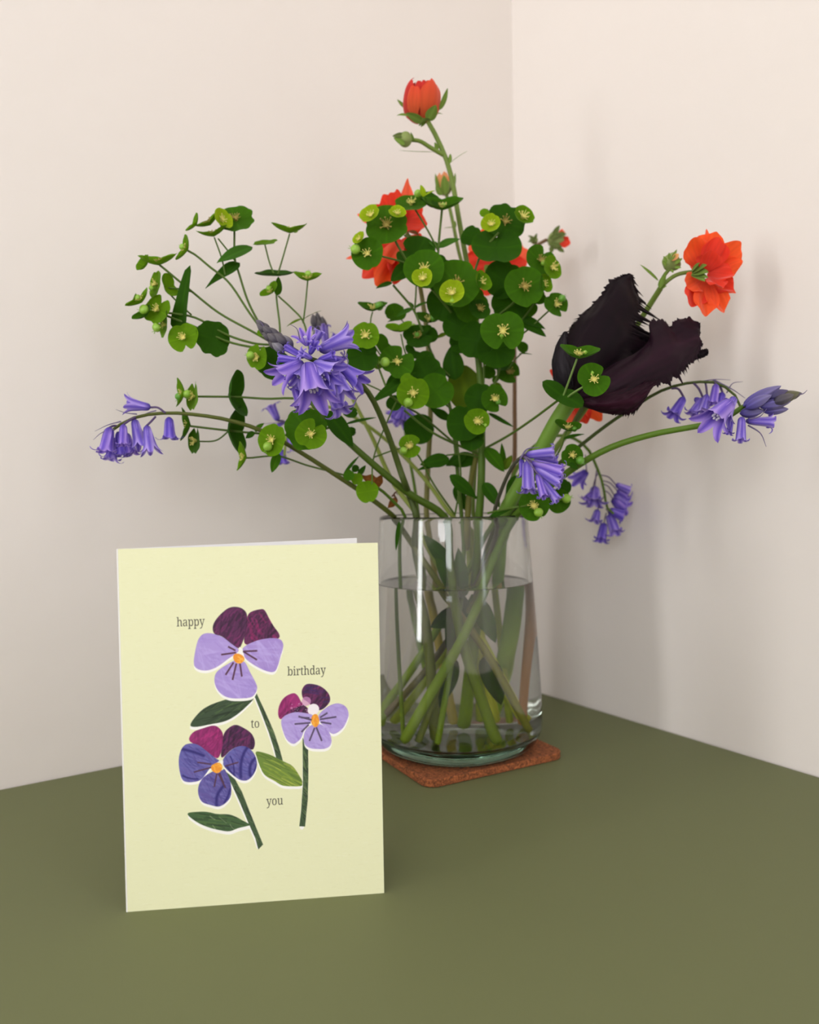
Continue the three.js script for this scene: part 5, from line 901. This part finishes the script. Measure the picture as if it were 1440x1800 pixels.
{ // right
  const t = geum('bright orange geum bloom on the far right above the black tulip', inVase(-0.026, -0.02, 0.013),
    [inVase(0.004, -0.006, 0.08), inVase(0.03, 0.004, 0.14), [893, 908, 0.494], [945, 830, 0.492], [1010, 745, 0.494], [1075, 650, 0.486], [1120, 572, 0.474], [1145, 532, 0.463], [1161, 507, 0.456]], 0.0021, 0.0017, GEUMSTEM);
  const D = 0.447;
  stem(t, 'flower_stalk', [[1161, 507, 0.456], [1172, 495, 0.454], [1190, 483, 0.452], [1217, 478, 0.45], [1236, 479, 0.449]], 0.0012, 0.0011, GEUMSTEM, 16);
  const sp = { ruffle: 0.08, tipWave: 0.06 };
  petal(t, ORANGE, [1234, 470, D], [1218, 420, D - 0.006], 54, -0.3, 0.2, sp); petal(t, ORANGE, [1238, 474, D], [1250, 410, D], 58, 0, 0.2, sp); petal(t, SCARLET, [1240, 474, D - 0.004], [1268, 422, D - 0.008], 50, 0.1, 0.2, sp); petal(t, ORANGE, [1244, 478, D], [1300, 434, D], 52, 0.3, 0.2, sp);
  petal(t, ORANGE, [1246, 478, D - 0.002], [1300, 462, D - 0.004], 46, 0.3, 0.1, sp); petal(t, SCARLET, [1244, 480, D - 0.006], [1288, 484, D - 0.012], 42, 0.2, 0.1, sp); petal(t, CORAL, [1238, 472, D + 0.003], [1204, 460, D], 24, -0.4, 0.2, sp); petal(t, SCARLET, [1240, 476, D - 0.007], [1252, 440, D - 0.014], 46, 0, 0.2, sp); petal(t, CORAL, [1242, 474, D], [1242, 408, D + 0.002], 18, 0, 0.2, sp);
  petal(t, ORANGE, [1238, 488, D], [1206, 506, D - 0.006], 46, -0.3, -0.1, sp); petal(t, SCARLET, [1238, 490, D], [1214, 540, D - 0.006], 48, -0.2, -0.1, sp); petal(t, ORANGE, [1242, 490, D - 0.004], [1238, 556, D - 0.008], 48, 0, -0.1, sp); petal(t, ORANGE, [1246, 490, D - 0.003], [1268, 550, D - 0.006], 46, 0.2, 0, sp); petal(t, SCARLET, [1246, 488, D], [1288, 512, D - 0.004], 44, 0.3, 0, sp); petal(t, SCARLET, [1248, 486, D - 0.008], [1268, 508, D - 0.016], 40, 0.2, 0.2, sp); petal(t, CORAL, [1262, 505, D], [1292, 514, D], 14, 0.3, 0, sp);
  for (const [a, b, w] of [[[1216, 479], [1244, 466], 16], [[1216, 480], [1247, 480], 18], [[1217, 481], [1240, 496], 16], [[1216, 478], [1232, 462], 10], [[1218, 482], [1246, 490], 12]]) sepal(t, [...a, D - 0.003], [...b, D - 0.012], w, -0.2, 0.3, { m: CALYX, bend: 0.1 });
  stem(t, 'side_stalk', [[1161, 507, 0.456], [1166, 488, 0.455], [1176, 474, 0.454]], 0.0011, 0.001, GEUMSTEM, 10);
  budCup(t, [1178, 477, 0.454], [1184, 443, 0.454], 2.3); for (const [a, b] of [[[1172, 462], [1166, 450]], [[1180, 458], [1190, 438]], [[1186, 464], [1200, 454]], [[1172, 468], [1164, 458]], [[1186, 470], [1198, 471]], [[1180, 474], [1183, 480]], [[1176, 456], [1176, 444]]]) sepal(t, [...a, 0.447], [...b, 0.446], 6, 0.1, 0.2);
  petal(t, PEACH, [1182, 458, 0.447], [1192, 446, 0.446], 10, 0.2, 0.2);
  sepal(t, [1158, 494, 0.455], [1124, 465, 0.452], 6, -0.3, 0.5, { bend: 0.06 }); sepal(t, [1160, 506, 0.454], [1170, 476, 0.452], 10, 0.2, 0.1); sepal(t, [1162, 508, 0.455], [1173, 503, 0.453], 8, 0, 0.6); sepal(t, [1160, 507, 0.453], [1164, 486, 0.451], 9, -0.2, 0.1);
}
{ // behind the tulip
  const t = geum('red geum bloom mostly hidden behind and below the black tulip', inVase(-0.016, -0.028, 0.013),
    [inVase(0.008, -0.014, 0.08), inVase(0.028, -0.008, 0.14), [893, 900, 0.502], [940, 840, 0.5], [985, 780, 0.496], [1015, 730, 0.492], [1028, 708, 0.49]], 0.0017, 0.0014, BLUESTEMDARK);
  const D = 0.502; petal(t, CORAL, [1018, 690, D], [994, 748, D], 44, -0.1, 0); petal(t, SCARLET, [1020, 692, D], [1024, 746, D - 0.002], 36, 0, 0); petal(t, ORANGE, [1024, 690, D], [1052, 740, D], 38, 0.2, 0); petal(t, SCARLET, [1010, 680, D], [968, 652, D], 26, 0, 0); petal(t, SCARLET, [1020, 690, D + 0.003], [1010, 640, D + 0.002], 40, 0, 0.1);
  sepal(t, [1026, 708, D], [1010, 696, D], 10, 0, 0.4);
}

// ================================================================ the black parrot tulip
{
  const t = thing('tulip', 'black parrot tulip with ragged fringed petals, leaning to the right', 'flower', inVase(0.016, -0.03, 0.013));
  stem(t, 'stem', [inVase(0.016, -0.03, 0.013), inVase(0.026, -0.014, 0.075), inVase(0.031, 0.004, 0.135), [884, 908, 0.482], [915, 852, 0.472], [948, 796, 0.461], [978, 742, 0.45], [1004, 702, 0.443]], 0.0036, 0.0046, TULIPSTEM, 44, 14);
  const BLACK = new THREE.MeshPhysicalMaterial({ color: 0xffffff, vertexColors: true, side: THREE.DoubleSide, roughness: 0.45, specularIntensity: 0.22 });
  const lineThrough = (list) => new THREE.CatmullRomCurve3(list.map((q) => P(...q)), false, 'centripetal');
  // left edge, middle rib and right edge run from the base to the tip; jag is how ragged the edges are
  function tulipPetal(left, rib, right, o = {}) {
    const L = lineThrough(left), M = lineThrough(rib), R = lineThrough(right), nv = o.nv ?? 150, nu = 16, s0 = o.seed ?? 1;
    const jag = (v, s) => { const a = perlin.noise(v * (o.coarse ?? 30), s, s0) * 0.6 + Math.max(0, perlin.noise(v * (o.fine ?? 70), s + 5, s0)) * 1.3 - 0.14 * (Math.sin(v * 210 + s) > 0.2 ? 1 : 0); return a * smooth((v - (o.start ?? 0.15)) * 4); };
    const curves = []; for (let j = 0; j <= nv; j++) { const v = j / nv; curves.push([L.getPoint(v), M.getPoint(v), R.getPoint(v)]); }
    const g = grid(nu, nv, (u, v) => {
      const [l, m, r] = curves[Math.round(v * nv)], k = u * 2 - 1, e = Math.abs(k), edge = k < 0 ? l : r, w = edge.clone().sub(m), len = w.length();
      const fr = e > 0.7 ? (e - 0.7) / 0.3 * jag(v, k < 0 ? 1 : 2) * (k < 0 ? o.jagL ?? 0.3 : o.jagR ?? 0.3) : 0;
      const p = m.clone().addScaledVector(w, e * (1 + fr * clamp(0.03 / Math.max(len, 0.004), 0.2, 1.4)));
      const cupOut = (o.cup ?? 0.2) * len * Math.sin(Math.PI * e) * 0.5 + 0.0007 * Math.sin(v * 30 + k * 14 + s0) * e + 0.0009 * perlin.noise(k * 5, v * 7, s0);
      return p.addScaledVector(FORWARD, -cupOut);
    }, (u, v) => {
      const k = Math.abs(u * 2 - 1), streak = 0.5 + 0.5 * Math.sin(u * 46 + Math.sin(v * 5) * 2), c = mix3(rgb('#060307'), rgb(o.tone ?? '#24101e'), (o.mix ?? 0.5) * (0.35 + 0.65 * Math.exp(-k * 3)) + 0.12 * streak); return c;  // streaks paint the sheen along the petal into its colour
    });
    return worldPart(t, 'petal', g, BLACK, curves[0][1]);
  }
  const D = 0.44;
  // behind: the grey outer petal on the left and the one inside on the right
  tulipPetal([[1006, 702, D], [978, 680, D - 0.006], [970, 640, D - 0.008], [978, 606, D - 0.006], [990, 584, D - 0.002]], [[1008, 700, D], [992, 672, D - 0.012], [986, 636, D - 0.014], [990, 604, D - 0.01], [994, 582, D - 0.004]], [[1010, 700, D], [1008, 670, D - 0.014], [1004, 640, D - 0.014], [1002, 610, D - 0.01], [998, 584, D - 0.004]], { seed: 3, jagL: 0.05, jagR: 0.1, mix: 0.25, tone: '#4a444c' });
  tulipPetal([[1010, 700, D + 0.012], [1040, 640, D + 0.02], [1070, 600, D + 0.022], [1090, 570, D + 0.02], [1100, 560, D + 0.02]], [[1014, 700, D + 0.012], [1070, 650, D + 0.026], [1110, 612, D + 0.028], [1132, 596, D + 0.026], [1148, 592, D + 0.024]], [[1018, 704, D + 0.012], [1090, 670, D + 0.022], [1132, 640, D + 0.022], [1146, 620, D + 0.02], [1152, 604, D + 0.018]], { seed: 9, mix: 0.1, jagL: 0.4, jagR: 0.7, coarse: 20, fine: 50 });
  tulipPetal([[1000, 700, D + 0.006], [984, 640, D + 0.012], [998, 586, D + 0.014], [1020, 556, D + 0.014], [1030, 545, D + 0.014]], [[1006, 698, D + 0.008], [1010, 630, D + 0.02], [1030, 580, D + 0.022], [1052, 545, D + 0.02], [1064, 520, D + 0.018]], [[1012, 698, D + 0.008], [1050, 640, D + 0.02], [1080, 590, D + 0.02], [1090, 550, D + 0.018], [1080, 500, D + 0.016]], { seed: 5, mix: 0.1, jagL: 0.5 });
  // upper petal
  tulipPetal([[1002, 702, D - 0.002], [986, 664, D - 0.008], [991, 612, D - 0.008], [1010, 566, D - 0.006], [1032, 546, D - 0.004], [1054, 520, D - 0.002], [1074, 492, D], [1094, 484, D + 0.002], [1106, 480, D + 0.002]],
    [[1008, 702, D - 0.004], [1008, 664, D - 0.014], [1018, 612, D - 0.016], [1040, 572, D - 0.014], [1058, 548, D - 0.012], [1078, 522, D - 0.008], [1094, 502, D - 0.004], [1104, 490, D], [1110, 482, D + 0.002]],
    [[1016, 702, D - 0.004], [1062, 664, D - 0.006], [1104, 632, D - 0.004], [1132, 598, D], [1128, 578, D + 0.002], [1138, 553, D + 0.004], [1128, 530, D + 0.006], [1118, 504, D + 0.006], [1114, 484, D + 0.004]], { seed: 2, coarse: 22, fine: 46, jagL: 0.32, jagR: 1.1, cup: 0.15, mix: 0.18, tone: '#2c1022', start: 0.2 });
  // big lower right petal
  tulipPetal([[1004, 700, D - 0.012], [1040, 668, D - 0.018], [1078, 640, D - 0.016], [1118, 620, D - 0.012], [1142, 596, D - 0.008], [1142, 566, D - 0.004], [1168, 562, D - 0.004], [1176, 574, D - 0.004], [1194, 559, D - 0.002], [1228, 567, D], [1232, 584, D]],
    [[1006, 704, D - 0.012], [1046, 690, D - 0.024], [1086, 668, D - 0.026], [1122, 646, D - 0.024], [1150, 630, D - 0.02], [1172, 617, D - 0.016], [1190, 608, D - 0.012], [1206, 601, D - 0.008], [1220, 596, D - 0.006], [1230, 592, D - 0.004]],
    [[1008, 706, D - 0.012], [1050, 700, D - 0.024], [1094, 694, D - 0.026], [1130, 684, D - 0.024], [1162, 676, D - 0.02], [1196, 662, D - 0.016], [1204, 650, D - 0.014], [1222, 634, D - 0.01], [1230, 622, D - 0.008], [1236, 604, D - 0.006]], { seed: 7, jagL: 0.13, jagR: 0.32, cup: 0.1, mix: 0.45, tone: '#3a1a2e', start: 0.3 });
  // its lower lobe and the strap that sticks out
  tulipPetal([[1006, 704, D - 0.014], [1040, 696, D - 0.024], [1080, 684, D - 0.026], [1112, 678, D - 0.025], [1142, 670, D - 0.024], [1158, 668, D - 0.023]], [[1008, 706, D - 0.014], [1036, 710, D - 0.024], [1066, 712, D - 0.028], [1096, 707, D - 0.028], [1122, 699, D - 0.027], [1144, 686, D - 0.025]], [[1010, 708, D - 0.012], [1034, 718, D - 0.02], [1060, 726, D - 0.022], [1090, 730, D - 0.022], [1114, 727, D - 0.022], [1128, 712, D - 0.022]], { seed: 11, jagL: 0.2, jagR: 0.35, cup: 0.2, mix: 0.6, tone: '#40182c', start: 0.4 });
  tulipPetal([[1196, 625, D - 0.006], [1214, 620, D - 0.006], [1232, 614, D - 0.006], [1244, 613, D - 0.006]], [[1196, 632, D - 0.006], [1216, 627, D - 0.008], [1234, 621, D - 0.008], [1246, 618, D - 0.008]], [[1198, 640, D - 0.006], [1218, 634, D - 0.006], [1236, 629, D - 0.006], [1245, 624, D - 0.006]], { seed: 13, jagL: 0.5, jagR: 0.3, mix: 0.1, nv: 50 });
}

scene.traverse((o) => { if (o.isMesh) { o.castShadow = true; o.receiveShadow = true; } });
renderer.render(scene, camera);
